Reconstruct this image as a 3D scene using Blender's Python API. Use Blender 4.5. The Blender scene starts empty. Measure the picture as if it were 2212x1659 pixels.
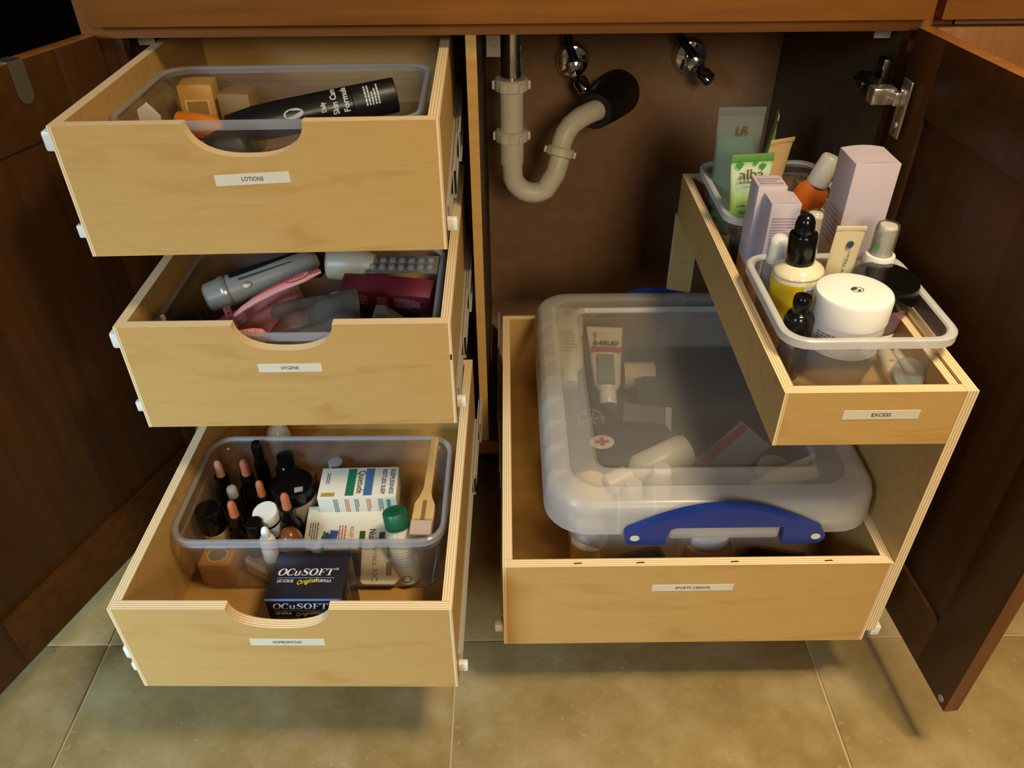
import bpy, bmesh, math, random
from mathutils import Matrix, Vector, Euler
random.seed(7)
PI = math.pi
SC = bpy.context.scene
C = SC.collection
ZO = 0.80            # z of the top drawer's rim above the floor; coordinates below are given relative to that rim

# ------------------------------------------------------------------ camera, light, exposure
cam = bpy.data.cameras.new('camera'); camo = bpy.data.objects.new('camera', cam); C.objects.link(camo)
cam.sensor_fit = 'HORIZONTAL'; cam.sensor_width = 36.0; cam.lens = 1704.5 / 2212 * 36.0
cam.clip_start = 0.02
_p, _y, _r = -0.6446, 0.0032, -0.0087
_f = Vector((math.sin(_y)*math.cos(_p), math.cos(_y)*math.cos(_p), math.sin(_p)))
_rt = Vector((math.cos(_y), -math.sin(_y), 0)); _u = _rt.cross(_f)
_R = math.cos(_r)*_rt + math.sin(_r)*_u; _U = -math.sin(_r)*_rt + math.cos(_r)*_u
camo.matrix_world = Matrix(((_R.x, _U.x, -_f.x, 0.4694), (_R.y, _U.y, -_f.y, -0.8047),
                            (_R.z, _U.z, -_f.z, 0.2691 + ZO), (0, 0, 0, 1)))
SC.camera = camo

W_ = bpy.data.worlds.new('world'); SC.world = W_; W_.use_nodes = True
W_.node_tree.nodes['Background'].inputs[0].default_value = (1.0, 0.88, 0.72, 1)
W_.node_tree.nodes['Background'].inputs[1].default_value = 0.07

def area(name, loc, target, size, power, color, spread=None, sizey=None):
    l = bpy.data.lights.new(name, 'AREA'); l.energy = power; l.color = color
    l.shape = 'RECTANGLE' if sizey else 'DISK'; l.size = size
    if sizey: l.size_y = sizey
    if spread: l.spread = spread
    o = bpy.data.objects.new(name, l); C.objects.link(o); o.location = loc
    o.rotation_euler = (Vector(target) - Vector(loc)).to_track_quat('-Z', 'Y').to_euler()
    return o
area('ceiling_light', (1.05, -0.52, 2.00), (1.02, -0.42, 0), 0.36, 15.0, (1.0, 0.82, 0.54), spread=math.radians(140))
area('downlight', (1.28, -0.72, 2.30), (1.27, -0.62, 0), 0.14, 3.2, (1.0, 0.84, 0.58), spread=math.radians(62))
area('room_light', (1.05, -2.90, 1.85), (0.70, 0.2, 0.45), 0.80, 33, (1.0, 0.80, 0.53))
area('window_daylight', (-1.25, -2.05, 1.50), (-.20, -.20, 0.02), 0.60, 10.0, (0.46, 0.72, 1.0), sizey=0.8, spread=math.radians(50))
SC.view_settings.view_transform = 'Standard'; SC.view_settings.look = 'None'
SC.view_settings.exposure = 0.0; SC.view_settings.gamma = 1.0; SC.view_settings.use_curve_mapping = False
SC.cycles.transparent_max_bounces = 40; SC.cycles.max_bounces = 10
SC.cycles.caustics_reflective = False; SC.cycles.caustics_refractive = False
SC.cycles.sample_clamp_indirect = 4.0

# ------------------------------------------------------------------ materials
def lin(h):
    h = h.lstrip('#'); v = [int(h[i:i+2], 16)/255 for i in (0, 2, 4)]
    return tuple((c/12.92 if c <= .04045 else ((c+.055)/1.055)**2.4) for c in v) + (1,)
MATS = {}
def mat(name, color='#ffffff', rough=.5, metal=0, spec=.5, **k):
    if name in MATS: return MATS[name]
    m = bpy.data.materials.new(name); m.use_nodes = True; MATS[name] = m
    b = m.node_tree.nodes['Principled BSDF']
    b.inputs['Base Color'].default_value = lin(color); b.inputs['Roughness'].default_value = rough
    b.inputs['Metallic'].default_value = metal; b.inputs['Specular IOR Level'].default_value = spec
    if 'coat' in k: b.inputs['Coat Weight'].default_value = k['coat']
    if 'sss' in k:
        b.inputs['Subsurface Weight'].default_value = k['sss']; b.inputs['Subsurface Scale'].default_value = .01
    if k.get('mottle'):
        nt = m.node_tree; n = nt.nodes.new('ShaderNodeTexNoise'); n.inputs['Scale'].default_value = k.get('mscale', 60)
        mx = nt.nodes.new('ShaderNodeMix'); mx.data_type = 'RGBA'; mx.inputs['A'].default_value = lin(color)
        mx.inputs['B'].default_value = lin(k['mottle'])
        nt.links.new(n.outputs['Fac'], mx.inputs['Factor']); nt.links.new(mx.outputs['Result'], b.inputs['Base Color'])
    return m
def clear(name, tint, fac, rough=.12, edge=.35, white='#e8e8ea'):
    """see-through plastic: most light passes, the rest is diffuse and glossy plastic; grazing angles reflect more"""
    if name in MATS: return MATS[name]
    m = bpy.data.materials.new(name); m.use_nodes = True; MATS[name] = m; nt = m.node_tree
    nt.nodes.remove(nt.nodes['Principled BSDF'])
    N = nt.nodes.new; lk = nt.links.new
    t = N('ShaderNodeBsdfTransparent'); t.inputs[0].default_value = lin(tint)
    d = N('ShaderNodeBsdfDiffuse'); d.inputs[0].default_value = lin(white); tl = N('ShaderNodeBsdfTranslucent'); tl.inputs[0].default_value = lin(white)
    m1 = N('ShaderNodeMixShader'); m1.inputs[0].default_value = .33; lk(d.outputs[0], m1.inputs[1]); lk(tl.outputs[0], m1.inputs[2])
    m2 = N('ShaderNodeMixShader'); m2.inputs[0].default_value = fac; lk(t.outputs[0], m2.inputs[1]); lk(m1.outputs[0], m2.inputs[2])
    gl = N('ShaderNodeBsdfGlossy'); gl.inputs['Roughness'].default_value = rough
    fr = N('ShaderNodeFresnel'); fr.inputs['IOR'].default_value = 1.45
    ma = N('ShaderNodeMath'); ma.operation = 'MULTIPLY'; ma.inputs[1].default_value = edge; lk(fr.outputs[0], ma.inputs[0])
    m3 = N('ShaderNodeMixShader'); lk(ma.outputs[0], m3.inputs[0]); lk(m2.outputs[0], m3.inputs[1]); lk(gl.outputs[0], m3.inputs[2])
    lk(m3.outputs[0], nt.nodes['Material Output'].inputs[0])
    return m
def wood(name, c1, c2, scale, rough=.45, nscale=6, dist=.6, c3=None, spec=.4):
    if name in MATS: return MATS[name]
    m = mat(name, c1, rough, spec=spec); nt = m.node_tree; b = nt.nodes['Principled BSDF']
    tc = nt.nodes.new('ShaderNodeTexCoord'); mp = nt.nodes.new('ShaderNodeMapping'); mp.inputs['Scale'].default_value = scale
    n = nt.nodes.new('ShaderNodeTexNoise'); n.inputs['Scale'].default_value = nscale; n.inputs['Detail'].default_value = 5
    n.inputs['Distortion'].default_value = dist
    r = nt.nodes.new('ShaderNodeValToRGB'); r.color_ramp.elements[0].position = .3; r.color_ramp.elements[1].position = .72
    r.color_ramp.elements[0].color = lin(c1); r.color_ramp.elements[1].color = lin(c2)
    if c3: e = r.color_ramp.elements.new(.5); e.color = lin(c3)
    nt.links.new(tc.outputs['Object'], mp.inputs[0]); nt.links.new(mp.outputs[0], n.inputs['Vector'])
    nt.links.new(n.outputs['Fac'], r.inputs[0]); nt.links.new(r.outputs[0], b.inputs['Base Color'])
    bp = nt.nodes.new('ShaderNodeBump'); bp.inputs['Strength'].default_value = .04; bp.inputs['Distance'].default_value = .002
    nt.links.new(n.outputs['Fac'], bp.inputs['Height']); nt.links.new(bp.outputs[0], b.inputs['Normal'])
    return m
def ply(axis):
    name = 'plywood_edge_' + axis
    if name in MATS: return MATS[name]
    m = mat(name, '#d9bd8c', .6, spec=.2); nt = m.node_tree; b = nt.nodes['Principled BSDF']
    tc = nt.nodes.new('ShaderNodeTexCoord'); sp = nt.nodes.new('ShaderNodeSeparateXYZ'); nt.links.new(tc.outputs['Object'], sp.inputs[0])
    mu = nt.nodes.new('ShaderNodeMath'); mu.operation = 'MULTIPLY'; mu.inputs[1].default_value = 1/.0032
    frc = nt.nodes.new('ShaderNodeMath'); frc.operation = 'FRACT'
    r = nt.nodes.new('ShaderNodeValToRGB'); e = r.color_ramp.elements
    e[0].position = .0; e[0].color = lin('#ecd4a6'); e[1].position = 1; e[1].color = lin('#ecd4a6')
    for p, c in ((.42, '#eed8ac'), (.56, '#cda472'), (.8, '#c99e6c'), (.92, '#e8cd9c')):
        q = e.new(p); q.color = lin(c)
    nt.links.new(sp.outputs['XYZ'.index(axis)], mu.inputs[0]); nt.links.new(mu.outputs[0], frc.inputs[0])
    nt.links.new(frc.outputs[0], r.inputs[0]); nt.links.new(r.outputs[0], b.inputs['Base Color'])
    return m
birch = wood('birch_veneer', '#c29856', '#b98d4c', (2.2, 9, 11), .42, 3, 1.4, '#c49c5c')
birch_in = wood('birch_bottom', '#c4964f', '#b98844', (3, 14, 9), .45, 4, .8)
cherry_v = wood('shaded_wood_upright', '#4f2f14', '#3c2310', (14, 14, 1.0), .42, 4, .5, '#462a12', spec=.25)  # darker than the level wood: shade of the door insides in the colour
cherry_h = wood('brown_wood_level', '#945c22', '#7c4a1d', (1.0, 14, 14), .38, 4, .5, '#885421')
inner = wood('brown_panel', '#a37c5a', '#94704f', (5, 5, 5), .7, 8, .2)
steel = mat('zinc_steel', '#cfccc0', .34, .55)
steel_dark = mat('slide_race', '#3a3834', .4, 1)
chrome = mat('chrome', '#dcdcdc', .06, 1)
whitepl = mat('white_plastic', '#e9e6da', .35)
ivory = mat('ivory_pvc', '#f4ecd4', .38)
blackpl = mat('black_plastic', '#0c0b0b', .18)
blackmat = mat('black_rubber', '#0a0909', .6)
paper = mat('label_paper', '#d8cdb4', .6)
ink = mat('black_ink', '#1c1a18', .6)
binmat = clear('bin_clear', '#fbfbfa', .042, .1, .30)
rimmat = clear('bin_rim', '#fafafa', .27, .14, .35)
binfrost = clear('bin_frosted', '#fbfbfb', .06, .2, .35)
rimfrost = clear('bin_rim_frosted', '#fbfbfb', .58, .2, .4, '#fbfaf6')
lidmat = clear('box_lid_haze', '#fbfaf8', .28, .2, .35, '#ece4d8')
lidshoulder = clear('box_lid_shoulder', '#fbfaf8', .36, .2, .4, '#f8f2e8')
boxmat = clear('box_body_haze', '#fbfaf8', .26, .25, .35, '#f4eee4')
glass = clear('clear_glass', '#f6f4ec', .04, .05, .8)
bagmat = clear('clear_bag', '#efefef', .14, .12, .8, '#cfcfd2')

# ------------------------------------------------------------------ mesh helpers
class G:
    def __init__(s): s.v = []; s.f = []; s.m = []
    def add(s, vs, fs, mi=0, M=None):
        o = len(s.v)
        s.v += [tuple(M @ Vector(v)) if M else tuple(v) for v in vs]
        s.f += [tuple(o+i for i in f) for f in fs]
        s.m += (mi if isinstance(mi, list) else [mi]*len(fs)); return s
    def box(s, x0, y0, z0, x1, y1, z1, mi=0, thick=None, M=None):
        vs = [(x, y, z) for z in (z0, z1) for y in (y0, y1) for x in (x0, x1)]
        fs = [(0, 2, 3, 1), (4, 5, 7, 6), (0, 1, 5, 4), (2, 6, 7, 3), (0, 4, 6, 2), (1, 3, 7, 5)]
        if thick: mm = [mi if ax == thick else mi+1 for ax in 'zzyyxx']
        else: mm = mi
        return s.add(vs, fs, mm, M)
    def rbox(s, x0, y0, z0, x1, y1, z1, r=.001, mi=0, M=None, seg=2):
        bm = bmesh.new(); bmesh.ops.create_cube(bm, size=1)
        for v in bm.verts:
            v.co = Vector(((x0+x1)/2+v.co.x*(x1-x0), (y0+y1)/2+v.co.y*(y1-y0), (z0+z1)/2+v.co.z*(z1-z0)))
        bmesh.ops.bevel(bm, geom=bm.edges[:], offset=r, segments=seg, affect='EDGES', profile=.5)
        bm.verts.index_update()
        s.add([v.co[:] for v in bm.verts], [[v.index for v in f.verts] for f in bm.faces], mi, M); bm.free(); return s
    def loft(s, loops, cap0=True, cap1=True, mi=0, M=None, closed=True):
        n = len(loops[0]); vs = [p for l in loops for p in l]; fs = []
        for i in range(len(loops)-1):
            for j in range(n if closed else n-1):
                k = (j+1) % n
                fs.append((i*n+j, i*n+k, (i+1)*n+k, (i+1)*n+j))
        if cap0: fs.append(tuple(range(n-1, -1, -1)))
        if cap1: fs.append(tuple((len(loops)-1)*n+j for j in range(n)))
        return s.add(vs, fs, mi, M)
    def lathe(s, prof, n=28, c=(0, 0, 0), mi=0, M=None, cap0=True, cap1=True):
        loops = [[(c[0]+max(r, 1e-5)*math.cos(2*PI*j/n), c[1]+max(r, 1e-5)*math.sin(2*PI*j/n), c[2]+z) for j in range(n)] for r, z in prof]
        return s.loft(loops, cap0, cap1, mi, M)
    def tube(s, pts, r, n=12, mi=0, cap=True, M=None):
        pts = [Vector(p) for p in pts]; rs = r if isinstance(r, (list, tuple)) else [r]*len(pts)
        loops = []; up = None
        for i, p in enumerate(pts):
            t = (pts[min(i+1, len(pts)-1)] - pts[max(i-1, 0)]).normalized()
            if up is None: up = t.orthogonal().normalized()
            a = (up - t*up.dot(t)).normalized(); up = a; b = t.cross(a)
            loops.append([tuple(p + rs[i]*(math.cos(2*PI*j/n)*a + math.sin(2*PI*j/n)*b)) for j in range(n)])
        return s.loft(loops, cap, cap, mi, M)
    def prism(s, poly, a, b, plane='xz', mi=0, emi=None, M=None):
        f = {'xz': lambda p, d: (p[0], d, p[1]), 'xy': lambda p, d: (p[0], p[1], d), 'yz': lambda p, d: (d, p[0], p[1])}[plane]
        n = len(poly); vs = [f(p, a) for p in poly] + [f(p, b) for p in poly]
        fs = [tuple(range(n)), tuple(range(2*n-1, n-1, -1))]; mm = [mi, mi]
        for j in range(n):
            k = (j+1) % n; fs.append((j, n+j, n+k, k)); mm.append(mi if emi is None else emi)
        return s.add(vs, fs, mm, M)
    def mesh(s, name, mats, smooth=None):
        me = bpy.data.meshes.new(name); me.from_pydata(s.v, [], s.f)
        for m in (mats if isinstance(mats, (list, tuple)) else [mats]): me.materials.append(m)
        me.polygons.foreach_set('material_index', s.m)
        bm = bmesh.new(); bm.from_mesh(me); bmesh.ops.recalc_face_normals(bm, faces=bm.faces); bm.to_mesh(me); bm.free()
        if smooth:
            me.shade_smooth(); me.set_sharp_from_angle(angle=math.radians(smooth))
        return me
    def obj(s, name, mats, parent=None, smooth=None, label=None):
        o = bpy.data.objects.new(name, s.mesh(name, mats, smooth)); C.objects.link(o)
        if parent: o.parent = parent
        if label: o['label'] = label
        return o
def rr(hx, hy, r, n=5, cx=0, cy=0):
    out = []
    for sx, sy, a0 in ((1, 1, 0), (-1, 1, 90), (-1, -1, 180), (1, -1, 270)):
        for i in range(n+1):
            a = math.radians(a0 + 90*i/n)
            out.append((cx + sx*(hx-r) + r*math.cos(a), cy + sy*(hy-r) + r*math.sin(a)))
    return out
def at_z(loop, z): return [(x, y, z) for x, y in loop]
def ell(rx, ry, n=24): return [(rx*math.cos(2*PI*j/n), ry*math.sin(2*PI*j/n)) for j in range(n)]
def tag(o, label, cat, group=None):
    o['label'] = label; o['category'] = cat
    if group: o['group'] = group
    return o
def thing(name, label, cat, loc=(0, 0, 0), rot=(0, 0, 0), group=None, mtx=None):
    o = bpy.data.objects.new(name, None); C.objects.link(o); o.empty_display_size = .02
    if mtx is not None:
        o.matrix_world = Matrix.Translation((0, 0, ZO)) @ mtx
    else:
        o.location = (loc[0], loc[1], loc[2]+ZO); o.rotation_euler = rot
    return tag(o, label, cat, group)
def frame(origin, xdir, zdir):
    z = Vector(zdir).normalized(); x = Vector(xdir); x = (x - z*x.dot(z)).normalized(); y = z.cross(x)
    M = Matrix((x, y, z)).transposed().to_4x4(); M.translation = Vector(origin); return M
_fc = bpy.data.curves.new('lettering', 'FONT')
def text(s, size, m, parent, M, name='lettering', bold=0, shear=0, align='CENTER', width=None, th=.00025):
    cu = bpy.data.curves.new('lettering', 'FONT'); cu.body = s; cu.size = size; cu.align_x = align; cu.align_y = 'CENTER'
    cu.shear = shear; cu.offset = bold; cu.extrude = th/2; cu.resolution_u = 3
    t = bpy.data.objects.new('t', cu); C.objects.link(t); dg = bpy.context.evaluated_depsgraph_get()
    me = bpy.data.meshes.new_from_object(t.evaluated_get(dg)); bpy.data.objects.remove(t); bpy.data.curves.remove(cu)
    if width and len(me.vertices):
        xs = [v.co.x for v in me.vertices]; k = width/max(1e-6, max(xs)-min(xs)); me.transform(Matrix.Diagonal((k, 1, 1, 1)))
    me.transform(M); me.materials.clear(); me.materials.append(m); me.name = name
    o = bpy.data.objects.new(name, me); C.objects.link(o); o.parent = parent; return o
FRONT = Matrix.Rotation(PI/2, 4, 'X')
def fm(x, y, z, rot=0): return Matrix.Translation((x, y, z)) @ FRONT @ Matrix.Rotation(rot, 4, 'Z')
def tm(x, y, z, rot=0): return Matrix.Translation((x, y, z)) @ Matrix.Rotation(rot, 4, 'Z')
def lines(parent, m, M, w, h, rows, name='fine_print', bar=.45, seed=1):
    """rows of tiny unreadable print, as thin raised dashes"""
    rnd = random.Random(seed); g = G(); p = h/rows
    for i in range(rows):
        x = -w/2; end = w/2*(1 if rnd.random() < .7 else rnd.uniform(.2, .8))
        while x < end-.001:
            l = rnd.uniform(.06, .16)*w; l = min(l, end-x)
            g.box(x, -h/2+p*i, 0, x+l, -h/2+p*(i+bar), .0002, M=M); x += l+.025*w
    return g.obj(name, m, parent)

# ================================================================== SETTING
T = .0127
def struct(o): o['kind'] = 'structure'; return o
# ---- floor: grout bed with stone tiles
g = G(); g.box(-2.6, -2.9, -.03-ZO, 3.6, .95, -.0025-ZO)
fl = struct(g.obj('floor', mat('grout', '#b8a274', .8))); fl.location.z = ZO
def stone():
    m = mat('limestone', '#b79a62', .34, spec=.35); nt = m.node_tree; b = nt.nodes['Principled BSDF']
    gm = nt.nodes.new('ShaderNodeTexCoord')
    n1 = nt.nodes.new('ShaderNodeTexNoise'); n1.inputs['Scale'].default_value = 9; n1.inputs['Detail'].default_value = 8; n1.inputs['Roughness'].default_value = .65
    r1 = nt.nodes.new('ShaderNodeValToRGB'); e = r1.color_ramp.elements
    e[0].position = .32; e[0].color = lin('#836b40'); e[1].position = .72; e[1].color = lin('#a8936a')
    q = e.new(.5); q.color = lin('#957d4f')
    n2 = nt.nodes.new('ShaderNodeTexNoise'); n2.inputs['Scale'].default_value = 75; n2.inputs['Detail'].default_value = 4; n2.inputs['Distortion'].default_value = 2.5
    r2 = nt.nodes.new('ShaderNodeValToRGB'); e2 = r2.color_ramp.elements
    e2[0].position = .26; e2[0].color = (.8, .8, .8, 1); e2[1].position = .34; e2[1].color = (0, 0, 0, 1)
    mx = nt.nodes.new('ShaderNodeMix'); mx.data_type = 'RGBA'; mx.inputs['B'].default_value = lin('#7c6638')
    n3 = nt.nodes.new('ShaderNodeTexNoise'); n3.inputs['Scale'].default_value = 60; n3.inputs['Detail'].default_value = 3; n3.inputs['Distortion'].default_value = 3
    r3 = nt.nodes.new('ShaderNodeValToRGB'); e3 = r3.color_ramp.elements
    e3[0].position = .66; e3[0].color = (0, 0, 0, 1); e3[1].position = .74; e3[1].color = (.22, .22, .22, 1)
    mx2 = nt.nodes.new('ShaderNodeMix'); mx2.data_type = 'RGBA'; mx2.inputs['B'].default_value = lin('#e2d2ae')
    for n in (n1, n2, n3): nt.links.new(gm.outputs['Object'], n.inputs['Vector'])
    nt.links.new(n1.outputs['Fac'], r1.inputs[0]); nt.links.new(n2.outputs['Fac'], r2.inputs[0]); nt.links.new(n3.outputs['Fac'], r3.inputs[0])
    nt.links.new(r2.outputs[0], mx.inputs['Factor']); nt.links.new(r1.outputs[0], mx.inputs['A'])
    nt.links.new(r3.outputs[0], mx2.inputs['Factor']); nt.links.new(mx.outputs['Result'], mx2.inputs['A'])
    nt.links.new(mx2.outputs['Result'], b.inputs['Base Color'])
    return m
TP = .548; gap = .0035
gt = G(); gt.rbox(-TP/2+gap/2, -TP/2+gap/2, -.012, TP/2-gap/2, TP/2-gap/2, 0, .001); tme = gt.mesh('tile', stone(), 30)
for i in range(-4, 6):
    for j in range(-4, 2):
        o = bpy.data.objects.new('tile', tme); C.objects.link(o); o.parent = fl
        o.location = (-.166 + TP*(i+.5), -.054 + TP*(j+.5) , -ZO)
# the slab must end at the last tiles
g = G(); g.box(-2.6, .94, -ZO, 3.6, 1.0, 1.75)
w = struct(g.obj('wall_back', mat('painted_wall', '#9c8a6c', .8))); w.location.z = ZO

# ---- vanity cabinet
FY = .29; XL, XR = -.031, .9975; DZ = -.685
cab = thing('vanity_cabinet', 'dark brown wooden vanity cabinet with both doors open under the sink', 'cabinet', (0, 0, -ZO))
def cpart(name, args, m, parent=None, smooth=None):
    g = G()
    for a in args: g.box(a[0], a[1], a[2]+ZO, a[3], a[4], a[5]+ZO)
    return g.obj(name, m, parent or cab, smooth)
cpart('back_panel', [(XL-.03, .79, -.70, XR+.03, .80, .18)], inner)
cpart('side_panel', [(XL-.05, FY+.02, -.70, XL-.035, .79, .18)], inner)
cpart('side_panel', [(XR+.0, FY+.02, -.70, XR+.018, .79, .18)], wood('brown_side', '#6b5535', '#5c4930', (5, 5, 5), .6, 8, .2))
cpart('bottom_panel', [(XL-.035, FY+.02, DZ-.02, XR+.0, .79, DZ)], inner)
cpart('front_rail', [(XL-.05, FY, .0155, XR+.05, FY+.02, .10)], cherry_h)
cpart('bottom_rail', [(XL-.05, FY, -.715, XR+.05, FY+.02, DZ)], cherry_h)
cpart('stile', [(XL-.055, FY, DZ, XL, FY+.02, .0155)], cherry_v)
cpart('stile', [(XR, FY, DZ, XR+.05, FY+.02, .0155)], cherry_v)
cpart('toe_kick', [(XL-.05, .375, -.7995, XR+.05, .39, -.715)], mat('toe_kick_brown', '#2c1a0e', .6))
g = G(); g.rbox(-.060, FY-.022, .033+ZO, 1.010, FY, .196+ZO, .0012); g.obj('apron_panel', cherry_h, cab, 30)
g = G(); g.box(.4155, FY+.003, DZ+ZO, .4298, .76, .0155+ZO, 0, 'x'); g.obj('divider_panel', [wood('divider_inside', '#4a341f', '#40301c', (5, 5, 5), .6), birch], cab)
# corner brackets under the rail
for bx, by, bz in ((XL+.012, FY+.045, 0), (XR-.016, FY+.045, 0), (.449, .50, -.062)):
    g = G(); g.box(bx-.011, by, -.004+bz+ZO, bx+.011, by+.002, .030+bz+ZO); g.box(bx-.011, by, .028+bz+ZO, bx+.011, by+.03, .030+bz+ZO)
    g.lathe([(.0035, 0), (.003, .0015)], 10, M=Matrix.Translation((bx, by-.0002, .010+bz+ZO)) @ Matrix.Rotation(PI/2, 4, 'X'))
    g.obj('bracket', steel, cab, 30)

def door(hx, hy, ang, width, side, z0, z1):
    """framed door: local x runs from the hinge to the free edge, local y points to the room-facing inner side"""
    th = .020; M = Matrix.Translation((hx, hy, ZO)) @ Matrix.Rotation(ang, 4, 'Z')
    s = side; rw = .092; st = .070
    def b(name, x0, x1, zz0, zz1, y0, y1, m, parent, r=.0008):
        g = G(); ya, yb = sorted((y0*s, y1*s)); g.rbox(x0, ya, zz0, x1, yb, zz1, r, M=M); return g.obj(name, m, parent, 30)
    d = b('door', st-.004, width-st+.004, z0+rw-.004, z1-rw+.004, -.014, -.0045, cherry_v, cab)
    b('door_rail', st, width-st, z1-rw, z1, -th, 0, wood('shaded_rail_wood', '#553414', '#432911', (1.2, 14, 14), .42, 4, .5, spec=.25), d)  # rails darkened too, with the shade on the inner faces
    b('door_rail', st, width-st, z0, z0+rw, -th, 0, MATS['shaded_rail_wood'], d)
    b('door_stile', 0, st, z0, z1, -th, 0, cherry_v, d); b('door_stile', width-st, width, z0, z1, -th, 0, cherry_v, d)
    eb = wood('lit_edge_wood', '#9c6228', '#8a5424', (3, 14, 14), .4, 4, .4)  # edge banding, its colour lightened for the light on the edges
    b('lit_edge_band', 0, width, z1+.0001, z1+.0012, -th, 0, eb, d, .0003)
    b('lit_edge_band', width+.0001, width+.0012, z0, z1, -th, 0, wood('lit_edge_side', '#7c4722', '#6c3d1e', (14, 14, 2), .4, 4, .4), d, .0003)
    return d, M
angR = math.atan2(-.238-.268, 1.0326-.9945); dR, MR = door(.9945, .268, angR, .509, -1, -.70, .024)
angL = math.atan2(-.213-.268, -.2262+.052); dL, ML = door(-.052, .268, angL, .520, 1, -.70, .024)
# door hinges (cup hinge, arm, base plate)
def hinge(M, s, z, parent, xw, w):
    g = G(); g.lathe([(.017, 0), (.017, .003), (.010, .005)], 16, M=M @ Matrix.Translation((.028, 0, z)) @ Matrix.Rotation(-s*PI/2, 4, 'X'))
    g.rbox(.008, -.001 if s > 0 else -.003, z-.030, .013, .003 if s > 0 else .001, z+.030, .0008, M=M)
    o = g.obj('hinge', steel, parent, 35)
    g = G(); x0, x1 = sorted((xw, xw - w*.012)); g.rbox(x0, FY+.028, z-.026+ZO, x1, FY+.055, z+.026+ZO, .002)
    x0, x1 = sorted((xw - w*.012, xw - w*.024)); g.rbox(x0, FY-.002, z-.012+ZO, x1, FY+.075, z+.012+ZO, .002)
    g.obj('hinge_arm', steel, cab, 35)
    return o
nickel = mat('bright_nickel', '#d8d0bc', .22, .9)
g = G(); g.rbox(.9895, .232, -.108+ZO, .9925, .258, -.034+ZO, .001); hp = g.obj('hinge', nickel, dR, 35)
for z in (-.050, -.092):
    g = G(); g.lathe([(.004, 0), (.003, .002)], 12, M=Matrix.Translation((.9895, .243, z+ZO)) @ Matrix.Rotation(-PI/2, 4, 'Y')); g.obj('hinge_screw', steel, hp, 40) if False else g.obj('hinge_screw', steel, dR, 40)
g = G(); g.rbox(.957, .262, -.072+ZO, .9885, .284, -.050+ZO, .002); g.rbox(.981, .250, -.070+ZO, .9905, .268, -.052+ZO, .002); g.obj('hinge_arm', nickel, cab, 35)
g = G(); g.rbox(.984, .312, -.088+ZO, .9972, .336, -.026+ZO, .003); g.rbox(.964, .284, -.074+ZO, .985, .350, -.050+ZO, .004); g.rbox(.958, .310, -.066+ZO, .965, .345, -.056+ZO, .002); g.obj('hinge_body', mat('dark_nickel', '#4a463e', .3, .9), cab, 35)
g = G(); g.rbox(.9825, .309, -.040+ZO, .9845, .3125, -.026+ZO, .0006); g.obj('hinge_clip', nickel, cab, 35)
for z in (-.60,): hinge(MR, -1, z, dR, XR, 1)
for z in (-.60,): hinge(ML, 1, z, dL, XL, -1)
# felt bumper at the low free corner of the right door
g = G(); g.lathe([(.005, 0), (.005, .0015), (.003, .0028)], 14, M=MR @ Matrix.Translation((.498, 0, -.688)) @ Matrix.Rotation(PI/2, 4, 'X'))
g.obj('bumper', clear('rubber_dot', '#dddddd', .4), dR, 40)

# ---- neighbouring cabinet front on the right and countertop above
nb = thing('vanity_cabinet', 'closed brown cabinet front right of the open doors', 'cabinet', (0, 0, -ZO))
def npart(name, x0, y0, z0, x1, y1, z1, m):
    g = G(); g.rbox(x0, y0, z0+ZO, x1, y1, z1+ZO, .0012); return g.obj(name, m, nb, 30)
npart('drawer_front', 1.0215, FY-.022, .033, 1.62, FY, .196, cherry_h)
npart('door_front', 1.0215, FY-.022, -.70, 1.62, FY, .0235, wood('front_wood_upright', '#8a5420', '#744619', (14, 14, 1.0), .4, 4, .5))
npart('carcass', 1.052, FY+.001, -.70, 1.62, .79, .196, inner)
npart('toe_kick', 1.052, .375, -.7995, 1.62, .39, -.702, MATS['toe_kick_brown'])
g = G(); g.rbox(-1.0, FY-.035, .1975, 1.63, .93, .235, .003)  # out of view; carried on leftwards to shade the black gap
ct = g.obj('countertop', mat('stone_top', '#a08a68', .3), None, 30); ct.location.z = ZO
tag(ct, 'beige stone countertop lying over the dark cabinets', 'countertop')
# added black boards: the darkness left of the cabinet put into their colour
kn = thing('shade_panel', 'added black panels standing in for the shade at the far left', 'panel', (-.62, 0, -ZO))
g = G(); g.rbox(-.02, FY, .0005, 0, .93, .196+ZO, .001); g.obj('panel', mat('shade_dark', '#140c08', .9, spec=0), kn)
g = G(); g.rbox(0, .72, .0005, .532, .735, .196+ZO, .001); g.obj('shade_board', mat('shade_black', '#0c0806', .9, spec=0), kn)

# over-door hook on the left door with a blue towel on the outer side
MH = ML @ Matrix.Diagonal((1, -1, 1, 1))
hk = thing('over_door_hook', 'brushed metal hook strap over the top edge of the left door', 'hook', (0, 0, -ZO))
g = G()
def hk_out(y0, y1): return [(-.011, y0), (.011, y0), (.011, y1)]
hx = .130
g.rbox(hx-.011, -.0012, .0245, hx+.011, .0212, .0262, .0004, M=MH)
o_ = [(hx-.011, .0258), (hx-.011, -.012)] + [(hx-.011*math.cos(PI*i/8), -.012-.011*math.sin(PI*i/8)) for i in range(9)] + [(hx+.011, -.012), (hx+.011, .0258)]
g.prism(o_, -.0016, -.0006, 'xz', M=MH); g.obj('strap', mat('brushed_nickel', '#b8b3a8', .35, 1), hk, 30)
g = G(); g.rbox(hx-.011, .0206, -.06, hx+.011, .0216, .0258, .0004, M=MH)
g.tube([MH @ Vector((hx, .0216, -.055)), MH @ Vector((hx, .034, -.06)), MH @ Vector((hx, .040, -.045))], .003, 8); g.obj('prong', MATS['brushed_nickel'], hk, 30)
tw = thing('towel', 'bit of blue towel showing above the left door at the frame edge', 'towel', (0, 0, -ZO))
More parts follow.
